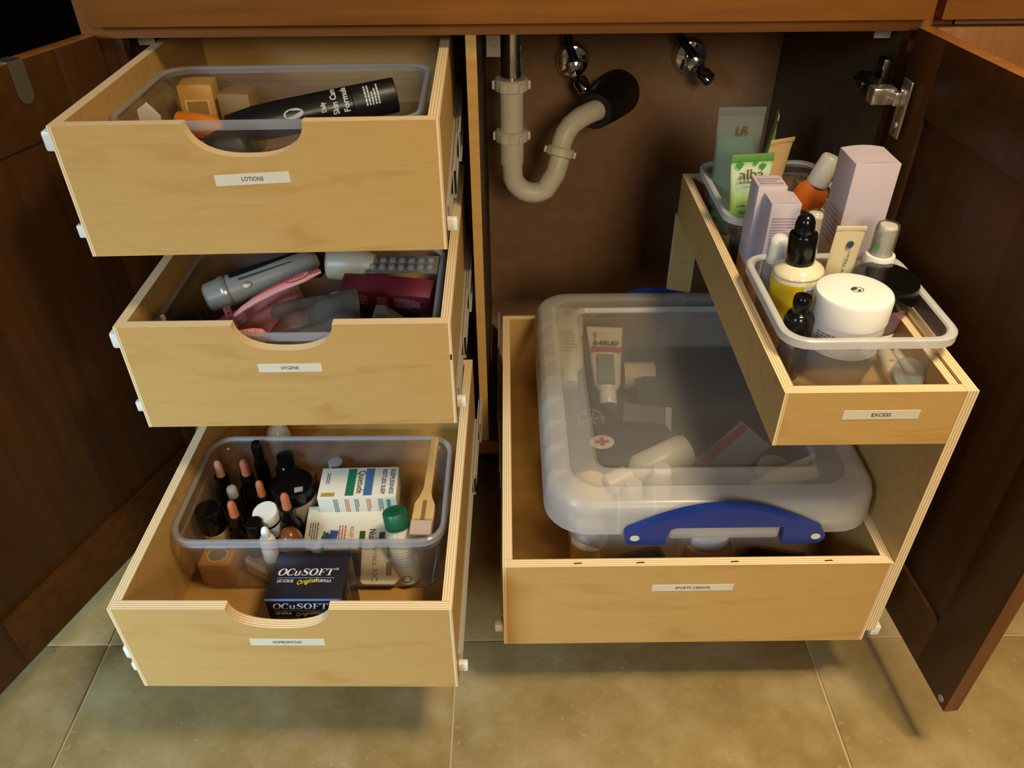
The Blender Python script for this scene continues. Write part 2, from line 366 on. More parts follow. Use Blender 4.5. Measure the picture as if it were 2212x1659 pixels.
g = G(); pts = []
loops = []
for k in range(9):
    z = .030 - .5*k/8; loops.append([tuple(MH @ Vector((.145 + .25*u, .0238 + .006 + .005*math.sin(9*u+k*.5) + (0 if t == 0 else .006), z))) for u, t in ((0, 0), (.25, 0), (.5, 0), (.75, 0), (1, 0), (1, 1), (.75, 1), (.5, 1), (.25, 1), (0, 1))])
g.loft(loops); g.obj('cloth', mat('blue_terry', '#3f6fb4', .9), tw, 60)

# ================================================================== PLUMBING
ptr = thing('sink_drain', 'ivory plastic trap pipe with chrome tailpiece below the sink', 'pipe', (.477, .55, -.32))
def seq(c, r, a0, a1, n, plane='xz'):
    out = []
    for i in range(n+1):
        a = math.radians(a0+(a1-a0)*i/n); out.append((c[0]+r*math.cos(a), c[1], c[2]+r*math.sin(a)))
    return out
g = G(); g.lathe([(.0175, .19), (.0175, .30), (.019, .30), (.019, .44)], 24); g.obj('tailpiece', chrome, ptr, 30)
g = G(); g.lathe([(.0205, .118), (.0205, .185), (.022, .186), (.022, .203)], 24); g.obj('tube', ivory, ptr, 30)
def nut(name, c, axis, r=.029, h=.020):
    g = G(); M = frame(c, (1, 0, 0.01), axis)
    g.lathe([(r*.86, -h/2), (r, -h/2+.002), (r, h/2-.003), (r*.9, h/2)], 20, M=M)
    for k in range(6):
        a = k*PI/3; g.rbox(r*.9, -.004, -h/2+.002, r*1.12, .004, h/2-.004, .001, M=M @ Matrix.Rotation(a, 4, 'Z'))
    return g.obj(name, ivory, ptr, 30)
nut('slip_nut', (0, 0, .198), (0, 0, 1)); nut('slip_nut', (0, 0, .112), (0, 0, 1))
# U bend leaning right, then the outlet arm into the wall
path = [(0, 0, .112), (0, 0, .06)] + [(0.040 - .040*math.cos(a), -.0, .045 - .040*math.sin(a)) for a in [PI*i/12 for i in range(1, 9)]]
path += [(.078, .004, .040), (.083, .010, .055), (.086, .014, .068)]
g = G(); g.lathe([(.021, .062), (.021, .112)], 24); g.tube(path, .0185, 18); g.obj('trap_bend', ivory, ptr, 40)
nut('slip_nut', (.086, .014, .076), (.25, .3, 1), .026, .017)
arm = [(.086, .014, .076), (.0885, .016, .092), (.094, .020, .106), (.104, .027, .118), (.118, .035, .127), (.135, .044, .133), (.152, .056, .135), (.175, .13, .127)]
g = G(); g.tube(arm, .0185, 18); g.obj('trap_arm', ivory, ptr, 40)
g = G(); SM = frame((.148, .050, .134), (1, 0, 0), (.067, .19, -.022)); g.lathe([(.0195, 0), (.030, 0), (.033, .03), (.040, .12), (.044, .185)], 28, M=SM, cap0=False, cap1=False)
g.obj('wall_sleeve', blackmat, ptr, 40)
def valve(name, x, z, label, hose, tilt):
    v = thing(name, label, 'valve', (x, .785, z))
    g = G(); g.lathe([(.034, 0), (.033, .004), (.028, .014), (.012, .018)], 28, M=Matrix.Rotation(PI/2, 4, 'X')); g.obj('wall_plate', chrome, v, 40)
    g = G(); g.tube([(0, -.015, 0), (0, -.05, 0)], .009, 14); g.lathe([(.004, -.020), (.0155, -.016), (.0165, 0), (.0155, .016), (.004, .020)], 20, M=Matrix.Translation((0, -.05, 0)) @ Matrix.Rotation(PI/2, 4, 'X'))
    g.obj('valve_body', chrome, v, 40)
    M = frame((0, -.055, -.006), (1, 0, 0), tilt)
    g = G(); g.lathe([(.006, 0), (.006, .014), (.0125, .016), (.0150, .024), (.0135, .040), (.006, .044)], 14, M=M); g.obj('knob', chrome, v, 40)
    g = G(); g.tube([(0, -.05, .008), hose[0], hose[1], hose[2]], [.0085, .0075, .0075, .0075], 12); g.obj('hose', mat('braided_hose', '#1d1b1a', .35, .6), v, 40)
valve('stop_valve', .597, -.146, 'chrome shut-off valve above the black drain sleeve', ((-.010, -.052, .035), (-.020, -.055, .08), (-.025, -.06, .22)), (.5, -.35, -.75))
valve('stop_valve', .822, -.140, 'chrome shut-off valve on the right with hose rising to the left', ((-.020, -.05, .03), (-.055, -.05, .075), (-.16, -.06, .22)), (.6, -.5, -.45))

# ================================================================== PULL-OUT DRAWERS
def notch_poly(x0, x1, z0, z1, cx, hw, d, n=20):
    pts = [(x0, z0), (x1, z0), (x1, z1), (cx+hw, z1)]
    for i in range(1, n):
        u = math.cos(PI*i/n); pts.append((cx+hw*u, z1 - d*(1-abs(u)**2.5)**(1/2.1)))
    return pts + [(cx-hw, z1), (x0, z1)]
def rail_profile(side, z, y0, y1, x, d, h, th=.0012):
    """C-channel slide member, open towards the drawer"""
    s = side; P = [(0, -h/2), (d, -h/2), (d, -h/2+th), (th, -h/2+th), (th, h/2-th), (d, h/2-th), (d, h/2), (0, h/2)]
    g = G(); g.prism([(x+s*a, z+b) for a, b in P], y0, y1, 'xz'); return g
def drawer(name, label, W, H, L, loc, rz, word, lab, notch, wz, nz=True, tilt=0, mouths=((0, 1), (1, 1))):
    t = thing(name, label, 'drawer', loc, (0, 0, rz), 'birch pull-outs')
    ex, ey, ez = ply('X'), ply('Y'), ply('Z')
    g = G(); lip = .004
    if nz: g.prism(notch_poly(lip, W-lip, 0, H, notch[0], notch[1], notch[2]), 0, T, 'xz', 0, 1)
    else: g.box(lip, 0, 0, W-lip, T, H, 0, 'y')
    fp = g.obj('front_panel', [birch, ey], t)
    for x0, x1, l0, l1 in ((0, T, 0, lip), (W-T, W, W-lip, W)):
        g = G(); g.box(x0, T+.0002, 0, x1, L, H, 0, 'x'); g.box(l0, 0, 0, l1, T+.0002, H, 0, 'x'); g.obj('side_panel', [birch, ex], t)
    g = G(); g.box(T, L-T, 0, W-T, L, H, 0, 'y'); g.obj('back_panel', [birch, ey], t)
    g = G(); g.box(T-.004, T-.004, .010, W-T+.004, L-T+.004, .016); g.obj('bottom_panel', birch_in, t)
    lx, lz, lw, lh = lab; g = G(); g.rbox(lx-lw/2, -.0004, lz-lh/2, lx+lw/2, .0001, lz+lh/2, .0002, M=Matrix.Translation((lx, 0, lz)) @ Matrix.Rotation(tilt, 4, 'Y') @ Matrix.Translation((-lx, 0, -lz)))
    lo = g.obj('name_strip', paper, t)
    text(word, lh*.52, ink, lo, fm(lx, -.0005, lz), width=wz)
    return t
def slides(t, W, L, z, mid, side_list, plug=True):
    for s in side_list:
        x = W if s > 0 else 0
        g = rail_profile(s, z, .018, L-.02, x+s*.0002, .0042, .030); o = g.obj('slide_inner', steel, t)
        g = rail_profile(s, z, mid, mid+.34, x+s*.0046, .0035, .036); g.obj('slide_middle', steel, t)
        g = G(); g.box(min(x+s*.0015, x+s*.0085), mid+.001, z-.013, max(x+s*.0015, x+s*.0085), mid+.012, z+.013); g.obj('ball_cage', steel_dark, t)
        g = rail_profile(s, z, mid+.13, mid+.50, x+s*.0083, .0035, .043); g.obj('slide_outer', steel, t)
        g = G(); xa, xb = sorted((x+s*.0005, x+s*.0125)); g.rbox(xa, .010, z-.012, xb, .018, z+.003, .0012); g.obj('end_clip', whitepl, o, 30)
W = .40
d1 = drawer('plywood_pull_out', 'top birch plywood drawer with strip reading LOTIONS', W, .148, .50, (0, -.002, -.148), .022, 'LOTIONS', (.197, .148-.060, .080, .0125), (.198, .061, .036), .023, tilt=-.04)
slides(d1, W, .50, .030, .115, (1, -1))
d2 = drawer('plywood_pull_out', 'middle birch plywood drawer with strip reading HYGENE', W, .1537, .50, (0, -.015, -.3882), .004, 'HYGENE', (.199, .1537-.062, .078, .0125), (.199, .060, .036), .021)
slides(d2, W, .50, .030, .13, (1, -1))
d3 = drawer('plywood_pull_out', 'lowest birch plywood drawer with strip reading HOMEOPATHIC', W, .1554, .50, (0, -.228, -.6394), -.016, 'HOMEOPATHIC', (.199, .1554-.062, .090, .0125), (.197, .060, .035), .035)
slides(d3, W, .50, .030, .33, (1, -1))
for d, z in ((d1, .129), (d2, .128), (d3, .055)):
    g = G(); g.rbox(-.0145, .010, z-.012, -.0003, .028, z+.010, .003); g.obj('side_bumper', whitepl, d, 40)
g = G(); g.box(W-.0034, -.0003, .1005, W-.0012, .0002, .1085); g.obj('void_patch', mat('dark_void', '#2a170c', .8), d2)

# ---- pull-out organiser: low tray, tall side, raised tray
X0, X1, Y4, ZB = .4574, .968, -.144, -.680
org = thing('pull_out_organizer', 'two-level birch plywood pull-out with strips reading SPORTS CREAMS and EXCESS', 'pull-out', (X0, Y4, ZB), (0, 0, 0), 'birch pull-outs')
OW = X1-X0; LH = .1614; OL = .60; ex, ey = ply('X'), ply('Y')
IW = OW-T
g = G(); g.box(.004, 0, 0, IW-.004, T, LH, 0, 'y'); g.obj('front_panel', [birch, ey], org)
for a, b, l0, l1 in ((0, T, 0, .004), (IW-T, IW, IW-.004, IW)):
    g = G(); g.box(a, T+.0002, 0, b, OL, LH, 0, 'x'); g.box(l0, 0, 0, l1, T+.0002, LH, 0, 'x'); g.obj('side_panel', [birch, ex], org)
g = G(); g.box(T, OL-T, 0, IW-T, OL, LH, 0, 'y'); g.obj('back_panel', [birch, ey], org)
g = G(); g.box(T-.004, T-.004, .010, IW-T+.004, OL-T+.004, .016); g.obj('bottom_panel', birch_in, org)
TZ0, TZ1 = .3628, .4364          # raised tray bottom and rim
g = G(); g.box(IW+.0003, 0, .022, OW, OL, TZ1, 0, 'x'); g.obj('tall_side_panel', [birch, ex], org)
tx = .7612-X0
g = G(); g.box(tx+.004, 0, TZ0, IW, T, TZ1, 0, 'y'); g.obj('tray_front', [birch, ey], org)
g = G(); g.box(tx, T+.0002, TZ0, tx+T, OL, TZ1, 0, 'x'); g.box(tx, 0, TZ0, tx+.004, T+.0002, TZ1, 0, 'x'); g.obj('tray_side', [birch, ex], org)
g = G(); g.box(IW-.0102, T+.0002, TZ0, IW-.0004, OL-T, TZ1-.004, 0, 'x'); g.obj('tray_side', [birch, ex], org)
g = G(); g.box(tx+T, OL-T, TZ0, IW-.0004, OL, TZ1, 0, 'y'); g.obj('tray_back', [birch, ey], org)
g = G(); g.box(tx+T-.004, T-.004, TZ0+.016, IW-.006, OL-T+.004, TZ0+.022); g.obj('tray_bottom', birch_in, org)
g = G(); g.box(tx-.002, OL-.006, LH+.0004, tx+.040, OL+.006, TZ0-.0004, 0, 'y'); g.obj('support_post', [birch, ey], org)
lx, lz = .7135-X0+.002, LH-.050
def strip(lx, lz, lw, lh, word, ww):
    g = G(); g.rbox(lx-lw/2, -.0004, lz-lh/2, lx+lw/2, .0001, lz+lh/2, .0002); lo = g.obj('name_strip', paper, org)
    text(word, lh*.52, ink, lo, fm(lx, -.0005, lz), width=ww)
strip(.247, LH-.044, .106, .0125, 'SPORTS CREAMS', .045)
strip(.8715-X0, TZ1-.031, .083, .0125, 'EXCESS', .021)
slides(org, IW, OL, .026, .30, (-1,))
g = rail_profile(1, .014, .02, OL-.05, OW+.0002, .004, .024); o = g.obj('slide_inner', steel, org)
g = G(); g.rbox(OW+.0005, .006, .002, OW+.0125, .020, .020, .0012); g.obj('end_clip', whitepl, o, 30)
for k, x in enumerate((.09, .17, .29, .41)):
    g = G(); g.prism([(x, .004), (x+.012, .0045), (x+.010, .0065), (x+.002, .006)], LH+.00005, LH+.0003, 'xy'); g.obj('edge_void', mat('dark_void', '#2a170c', .8), org)

# ================================================================== CONTAINERS
def bin_(name, label, hx, hy, h, loc, body, rim, r=.030, taper=.010, rz=0, flange=.006, ridge=False, group='clear storage bins'):
    t = thing(name, label, 'bin', loc, (0, 0, rz), group)
    th = .0014; bx, by = hx-flange-taper, hy-flange-taper; ux, uy = hx-flange, hy-flange
    L = [at_z(rr(bx-.006, by-.006, r*.6), 0), at_z(rr(bx, by, r*.7), .005), at_z(rr(bx+(ux-bx)*.80, by+(uy-by)*.80, r*.85), h*.80)]
    if ridge: L += [at_z(rr(bx+(ux-bx)*.80+.003, by+(uy-by)*.80+.003, r*.85), h*.81)]
    L += [at_z(rr(ux, uy, r), h-.004), at_z(rr(ux-th, uy-th, r), h-.004)]
    if ridge: L += [at_z(rr(bx+(ux-bx)*.80+.003-th, by+(uy-by)*.80+.003-th, r*.85), h*.81)]
    L += [at_z(rr(bx+(ux-bx)*.80-th, by+(uy-by)*.80-th, r*.85), h*.80), at_z(rr(bx-th, by-th, r*.7), .006), at_z(rr(bx-.007, by-.007, r*.6), .0018)]
    g = G(); g.loft(L); g.obj('tub', body, t, 40)
    R = [at_z(rr(ux-th, uy-th, r), h-.0035), at_z(rr(ux, uy, r), h-.001), at_z(rr(hx-.002, hy-.002, r+.004), h), at_z(rr(hx, hy, r+.005), h-.0015), at_z(rr(hx, hy, r+.005), h-.011), at_z(rr(hx-th, hy-th, r+.005), h-.011), at_z(rr(hx-th-.0005, hy-th-.0005, r+.005), h-.0025), at_z(rr(ux+.0008, uy+.0008, r), h-.0038)]
    g = G(); g.loft(R, False, False); n = len(R[0]); o = len(R)-1
    g.f += [((o)*n+j, (o)*n+(j+1) % n, (j+1) % n, j) for j in range(n)]; g.m += [0]*n
    g.obj('rim', rim, t, 40)
    return t
def fl_(d, off=.016): return d + off
D1F, D2F, D3F = -.148+.0162, -.3882+.0162, -.6394+.0162
bin_('storage_bin', 'clear plastic bin in the LOTIONS drawer', .181, .115, .106, (.189, .203, D1F), binmat, rimmat, ridge=True, rz=.022)
bin_('storage_bin', 'clear plastic bin heaped with toiletries in the HYGENE drawer', .181, .120, .106, (.197, .135, D2F), binmat, rimmat, ridge=True)
bin_('storage_bin', 'clear plastic bin of remedies in the HOMEOPATHIC drawer', .1825, .106, .116, (.2005, -.002, D3F), binmat, rimmat, ridge=True, rz=-.008)
TF = -.680+.3628+.0222
bin_('storage_bin', 'frosted bin with the white and black jars at the tray front', .099, .1025, .084, (.8695, .0075, TF), binfrost, rimfrost, r=.026, flange=.008, taper=.007)
bin_('storage_bin', 'frosted bin with squeeze tubes at the back of the raised tray', .095, .110, .084, (.8705, .320, TF), binfrost, rimfrost, r=.026, flange=.008, taper=.007)
TB = TF+.0022
# --- latched storage box with cloudy lid
BX, BY, LB = .733, .172, -.680+.0162
hb = thing('latch_box', 'large cloudy plastic storage box with lid and blue handles', 'box', (BX, BY, LB))
HX, HY = .2195, .272; zz = -LB
def lp(inset, z, r): return at_z(rr(HX-inset, HY-inset, r, 7), z+zz)
g = G(); L = [lp(.050, -.662, .030), lp(.044, -.655, .036), lp(.030, -.505, .046), lp(.030, -.476, .046), lp(.0315, -.476, .045), lp(.0315, -.505, .045), lp(.0455, -.654, .035), lp(.0515, -.6605, .030)]
g.loft(L); g.obj('tub', boxmat, hb, 40)
g = G(); g.loft([lp(0, -.508, .058), lp(.002, -.474, .057), lp(.005, -.464, .055), lp(.012, -.458, .050), lp(.036, -.4565, .040), lp(.036, -.458, .040), lp(.012, -.4597, .049), lp(.007, -.465, .054), lp(.004, -.4745, .056), lp(.0018, -.508, .057)], False, False)
n = len(L[0]); g.f += [(9*n+j, 9*n+(j+1) % n, (j+1) % n, j) for j in range(n)]; g.m += [0]*n
lid = g.obj('lid_skirt', lidshoulder, hb, 40)
g = G(); g.loft([lp(.0362, -.4565, .040), lp(.060, -.4560, .026), lp(.064, -.4535, .024), lp(.068, -.4535, .022), lp(.073, -.460, .020), lp(.074, -.4612, .020), lp(.068, -.4550, .022), lp(.064, -.4550, .024), lp(.060, -.4574, .026), lp(.0364, -.458, .040)], False, False)
g.add([(x, y, z) for x, y, z in lp(.073, -.460, .020)], [tuple(range(n))]); g.f += [(9*n+j, 9*n+(j+1) % n, (j+1) % n, j) for j in range(n)]; g.m += [0]*n
g.obj('lid_top', lidmat, hb, 40)
ribm = clear('box_lid_rib', '#fbfaf8', .75, .25, .3, '#f4eee4')
def rib(x, y, along):
    g = G(); 
    P = [(0, -.506), (.002, -.476), (.006, -.466), (.012, -.4610), (.030, -.4595), (.028, -.464), (.010, -.478), (.006, -.506)]
    if along == 'x': g.prism([((HX-.0022-a) * (1 if x > 0 else -1), b+zz) for a, b in P], y-.0008, y+.0008, 'xz')
    else: g.prism([((HY-.0022-a) * (1 if y > 0 else -1), b+zz) for a, b in P], x-.0008, x+.0008, 'yz')
    g.obj('rib', ribm, hb)
for k in range(8): rib(-1, -.20+.053*k, 'x'); rib(1, -.20+.053*k, 'x')
for x in (-.125, -.078, .055, .105): rib(x, -1, 'y'); rib(x, 1, 'y')
def handle(y0, y1, dz=0):
    hw = .116; cx = .010; er = .0125; zz_ = zz+dz; ze = -.4985
    P = []
    for i in range(9):
        a = math.radians(250-150*i/8); P.append((cx-hw+er*math.cos(a), ze+er*math.sin(a)))
    x0, z0 = P[-1]
    for i in range(1, 24):
        x = x0 + (2*cx-2*x0)*i/24; u = (x-cx)/(cx-x0); P.append((x, z0 + (-.4465-z0)*(1-abs(u)**1.9)))
    for i in range(9):
        a = math.radians(80-150*i/8); P.append((cx+hw+er*math.cos(a), ze+er*math.sin(a)))
    P += [(cx+.078, -.5105), (cx+.074, -.5095), (cx+.073, -.4800), (cx-.064, -.4800), (cx-.071, -.483), (cx-.0745, -.492), (cx-.076, -.5095), (cx-.080, -.5105)]
    P = [(x, z+zz_) for x, z in P]
    g = G(); g.prism(P, y0, y1, 'xz')
    o = g.obj('handle', mat('blue_plastic', '#16307a', .4), hb, 50)
    ya = y0-.0008
    for x in (cx-hw, cx+hw):
        g = G(); g.lathe([(.0062, 0), (.0062, .0012)], 16, M=Matrix.Translation((x, y0+.0002, -.4975+zz_)) @ Matrix.Rotation(PI/2, 4, 'X') @ Matrix.Diagonal((1, .75, 1, 1))); g.obj('pivot_pin', mat('pivot_white', '#cfcabb', .4), o)
    return o
ho = handle(-.2885, -.2745)
handle(.2745, .2865, -.014)
g = G(); g.rbox(-.063, -.286, -.505+zz, .081, -.2735, -.4808+zz, .006); g.obj('latch_lip', lidshoulder, hb, 40)

# ================================================================== SMALL THINGS
def bottle_dropper(loc, label, body, r=.0175, h=.075, col=None, bulb='#b4603c', group=None, name='dropper_bottle', tall=1.0, paperlab=None):
    t = thing(name, label, 'bottle', loc, group=group); H = h*tall
    g = G(); g.lathe([(r*.9, 0), (r, .002), (r, H*.72), (r*.92, H*.80), (r*.52, H*.93), (r*.52, H)], 20); g.obj('bottle', body, t, 40)
    g = G(); g.lathe([(r*.62, H), (r*.62, H+.014), (r*.50, H+.015)], 18); g.obj('collar', blackpl, t, 40)
    g = G(); g.lathe([(r*.40, H+.015), (r*.36, H+.030), (r*.36, H+.036), (r*.25, H+.041), (.0005, H+.043)], 16); g.obj('bulb', mat('rubber_'+bulb, bulb, .55), t, 40)
    if paperlab:
        g = G(); g.lathe([(r*1.015, H*.12), (r*1.015, H*.62)], 20, cap0=False, cap1=False); g.obj('paper_label', paperlab, t, 40)
    return t
def carton(name, label, x0, y0, x1, y1, z0, z1, m, rz=0, bow=.0015, group=None, cat='box'):
    cx, cy = (x0+x1)/2, (y0+y1)/2; hx, hy, h = (x1-x0)/2, (y1-y0)/2, z1-z0
    t = thing(name, label, cat, (cx, cy, z0), (0, 0, rz), group)
    g = G(); g.rbox(-hx, -hy, 0, hx, hy, h-bow, .0006); g.obj('carton', m, t, 30)
    g = G(); n = 8; lo = []
    for i in range(n+1):
        u = -1+2*i/n; lo.append([(hx*.985*u, -hy*.985, h-bow+bow*(1-u*u)), (hx*.985*u, hy*.985, h-bow+bow*(1-u*u)), (hx*.985*u, hy*.985, h-bow-.0006), (hx*.985*u, -hy*.985, h-bow-.0006)])
    g.loft(lo); g.obj('top_flap', m, t, 30)
    return t, hx, hy, h
def squeeze_tube(name, label, M, width, depth, length, m, capm, cap_h=.022, cap_r=None, crimp=.010, crimpm=None, group=None, taper=.86):
    """stands on its cap: round at the cap, flat at the crimped top"""
    t = thing(name, label, 'tube', mtx=M, group=group); r = cap_r or depth/2*.9
    g = G(); g.lathe([(r*.95, 0), (r, .002), (r, cap_h), (r*.9, cap_h+.0005)], 20); g.obj('cap', capm, t, 40)
    L = []; n = 28; z0 = cap_h
    for i in range(11):
        u = i/10; a = (width/2)*(taper+(1-taper)*u); b = max(.0009, depth/2*(1-u**1.6))
        if i == 0: a = b = r*.8
        L.append([(x, y, z0+.003+(length-z0-crimp-.003)*u if i else z0) for x, y in ell(a, b, n)])
    g = G(); g.loft(L); o = g.obj('body', m, t, 50)
    g = G(); g.rbox(-width/2-.0005, -.0012, length-crimp-.001, width/2+.0005, .0012, length, .0005); g.obj('crimp', crimpm or m, t, 30)
    return t
whiteglossy = mat('white_gloss', '#efe9dd', .22); cream = mat('cream', '#dccfae', .35)
lav = mat('lavender_card', '#cdbdc4', .5); lavp = mat('pinkish_print', '#a8959f', .6)

# ---------- raised tray, front bin
t = thing('cream_jar', 'wide white cream jar with a coffee-bean emblem on its lid', 'jar', (.8585, -.036, TB))
g = G(); g.lathe([(.030, 0), (.0370, .004), (.0405, .020), (.0412, .042)], 40); g.obj('glass_base', mat('smoke_glass', '#8b948b', .12, mottle='#727b72', mscale=30), t, 40)
g = G(); g.lathe([(.0405, .042), (.0415, .0425), (.0415, .079)], 40); g.obj('jar_body', mat('opal_white', '#e6e3dd', .35), t, 40)
g = G(); g.lathe([(.0425, .079), (.0428, .081), (.0428, .1065), (.0415, .1097), (.0395, .1105), (.03, .1113), (.0005, .1118)], 44); ld = g.obj('lid', mat('lid_white', '#f3efe6', .30), t, 40)
g = G()
loops = [[(.002+a*math.cos(2*PI*j/28), -.0005+.8*a*math.sin(2*PI*j/28), z) for j in range(28)] for a, z in ((.0072, .1115), (.0072, .1121), (.0064, .1121), (.0064, .1115))]
g.loft(loops, False, False); g.obj('emblem_ring', mat('emblem_brown', '#4a372e', .5), ld)
for ex_, ey_, s_, r_ in ((-.0010, .0012, .0032, .5), (.0036, -.0026, .0021, .5)):
    g = G(); g.lathe([(s_, .1115), (s_, .1122), (s_*.8, .1124)], 16, M=Matrix.Translation((ex_, ey_, 0)) @ Matrix.Rotation(r_, 4, 'Z') @ Matrix.Diagonal((1.25, .8, 1, 1))); g.obj('emblem_bean', MATS['emblem_brown'], ld)
def wrap_lines(parent, m, r, z0, z1, a0, a1, rows, seed=1, name='fine_print'):
    rnd = random.Random(seed); g = G(); p = (z1-z0)/rows
    for i in range(rows):
        a = a0; za = z0+p*i; zb = za+p*.45
        while a < a1:
            da = rnd.uniform(.04, .16); b = min(a+da, a1)
            k = 3
            vs = []
            for q in range(k+1):
                an = a+(b-a)*q/k; vs += [(r*math.cos(an), r*math.sin(an), za), (r*math.cos(an), r*math.sin(an), zb)]
            g.add(vs, [(2*q, 2*q+2, 2*q+3, 2*q+1) for q in range(k)]); a = b+.03
    return g.obj(name, m, parent)
wrap_lines(t, mat('grey_print', '#6f6f7c', .6), .0417, .058, .072, -2.75, -1.35, 4, 3)

def arc_panel(g, r, a0, a1, z0, z1, n=14, mi=0):
    vs = []
    for i in range(n+1):
        a = a0+(a1-a0)*i/n; vs += [(r*math.cos(a), r*math.sin(a), z0), (r*math.cos(a), r*math.sin(a), z1)]
    return g.add(vs, [(2*i, 2*i+2, 2*i+3, 2*i+1) for i in range(n)], mi)
t = thing('dropper_bottle', 'round face oil bottle with half yellow label and black dropper', 'bottle', (.8230, .028, TB+.0024), (0, -.075, 0))
r = .0305
g = G(); g.lathe([(.028, 0), (r, .003), (r, .097), (.0290, .102), (.0275, .104), (.020, .110), (.0135, .113), (.0135, .117)], 36); g.obj('bottle', mat('pale_oil', '#e9ddb4', .08, coat=1), t, 40)
g = G(); g.lathe([(r*.99, .0990), (r*1.0, .1000), (r*.985, .1010)], 36, cap0=False, cap1=False); g.obj('shoulder_ring', clear('ring_glass', '#c9bd97', .3), t, 40)
g = G(); arc_panel(g, r*1.012, -3.9, -1.62, .010, .094); g.obj('yellow_label', mat('label_yellow', '#e3b90f', .4), t, 40)
g = G(); arc_panel(g, r*1.012, -1.62, .5, .010, .094); wl = g.obj('white_label', mat('label_offwhite', '#d9d4c4', .4), t, 40)
def wrap_text(s, size, m, parent, r, ang, z, name='lettering', bold=0, width=None):
    o = text(s, size, m, parent, Matrix.Identity(4), name, bold=bold, width=width)
    for v in o.data.vertices:
        a = ang + v.co.x/r; rad = r+.0002+v.co.z
        v.co = (rad*math.cos(a), rad*math.sin(a), z+v.co.y)
    return o
wrap_text('pure facial oil', .0055, mat('grey_print', '#6f6f7c', .6), wl, r*1.012, -1.02, .088, width=.030)
wrap_text('oil', .0055, MATS['grey_print'], wl, r*1.012, -1.25, .071)
g = G(); g.lathe([(.0160, .110), (.0165, .111), (.0165, .146), (.0155, .148), (.0115, .1485)], 30); g.obj('collar', blackpl, t, 40)
g = G(); g.lathe([(.0112, .148), (.0118, .152), (.0112, .162), (.0090, .1685), (.0050, .1720), (.0005, .173)], 24); g.obj('bulb', blackpl, t, 40)

t = thing('pump_bottle', 'little glossy black bottle with stepped cap beside the white jar', 'bottle', (.7995, -.042, TB))
g = G(); g.lathe([(.014, 0), (.0155, .002), (.0155, .078), (.0135, .085), (.0095, .088)], 28); g.obj('bottle', blackpl, t, 40)
g = G(); g.lathe([(.0092, .088), (.0092, .095), (.0103, .096), (.0105, .105), (.0092, .1075), (.0005, .108)], 24); g.obj('cap', blackpl, t, 40)

t = thing('balm_jar', 'squat mauve jar with big glossy black lid right of the white jar', 'jar', (.9245, .030, TB+.0232))
g = G(); g.lathe([(.026, 0), (.0305, .004), (.0325, .02), (.0335, .042)], 36); g.obj('jar_body', mat('mauve_jar', '#8f7680', .4), t, 40)
g = G(); g.lathe([(.0385, .040), (.0400, .042), (.0405, .060), (.0385, .0665), (.034, .0690), (.02, .0685), (.0005, .0680)], 40); g.obj('lid', blackpl, t, 40)
t = thing('small_jar', 'flat cream jar lying under the mauve jar', 'jar', (.9245, .030, TB))
g = G(); g.lathe([(.026, 0), (.028, .002), (.028, .012)], 28); g.obj('jar_body', cream, t, 40)
g = G(); g.lathe([(.0295, .012), (.0298, .014), (.0298, .0210), (.029, .0228)], 28); g.obj('lid', whiteglossy, t, 40)

def sprayer(name, label, x, y, z, r, hb_, capr, top, loc_tilt=(0, 0, 0), mark=None):
    t = thing(name, label, 'bottle', (x, y, z), loc_tilt)
    g = G(); g.lathe([(r*.94, 0), (r, .002), (r, hb_-.008), (r*.7, hb_)], 26); g.obj('bottle', cream, t, 40)
    g = G(); g.lathe([(r*.98, hb_), (r, hb_+.002), (r*.96, hb_+.016), (r*.90, hb_+.019), (r*.78, hb_+.0195)], 26); g.obj('collar', whiteglossy, t, 40)
    g = G(); g.lathe([(capr*.84, hb_+.0195), (capr*.80, top-.006), (capr*.7, top-.003), (.0005, top-.003)], 22); g.obj('nozzle', whiteglossy, t, 40)
    g = G(); g.lathe([(capr, hb_+.020), (capr*.97, top-.006), (capr*.90, top-.002), (capr*.7, top), (.0005, top)], 24, cap0=False); g.obj('clear_cap', glass, t, 40)
    if mark:
        g = G(); arc_panel(g, capr*1.004, -2.9, -2.3, hb_+.030, hb_+.036, 5); g.obj('green_mark', mat('leaf_green', '#6fae3f', .5), t)
    return t
sprayer('spray_bottle', 'white spray bottle with clear cap behind the black-lidded jar', .9335, .0765, TB, .0195, .078, .0142, .139, mark=True)
sprayer('spray_bottle', 'white spray bottle with clear cap behind the black dropper', .8455, .0875, TB, .0125, .082, .0118, .150)
t = thing('capped_bottle', 'slim clear bottle with rounded white cap left of the dropper bottle', 'bottle', (.8005, .068, TB))
g = G(); g.lathe([(.013, 0), (.0145, .002), (.0145, .088), (.012, .093)], 22); g.obj('bottle', clear('frost_grey', '#d9d9dd', .4, .2, .4, '#d4d2d6'), t, 40)
g = G(); g.lathe([(.0118, .093), (.0118, .118), (.0105, .124), (.0060, .128), (.0005, .129)], 22); g.obj('cap', whiteglossy, t, 40)
M = frame((.8745, .058, TB+.002), (1, .10, .03), (.055, .03, 1))
t = squeeze_tube('sample_tube', 'flat beige tube with dark blue dot leaning behind the white jar', M, .0375, .016, .140, mat('beige_tube', '#d8c9a0', .4), whiteglossy, .012, .007, crimp=.005, taper=.97)
g = G(); g.lathe([(.0045, 0), (.0045, .0006)], 20, M=fm(.002, -.0042, .118)); g.obj('blue_dot', mat('slate_blue', '#3c4a5c', .5), t)
text('intensive repair', .0045, MATS['slate_blue'], t, Matrix.Translation((.001, -.0068, .082)) @ Matrix.Rotation(.07, 4, 'X') @ FRONT @ Matrix.Rotation(PI/2, 4, 'Z'), width=.06)
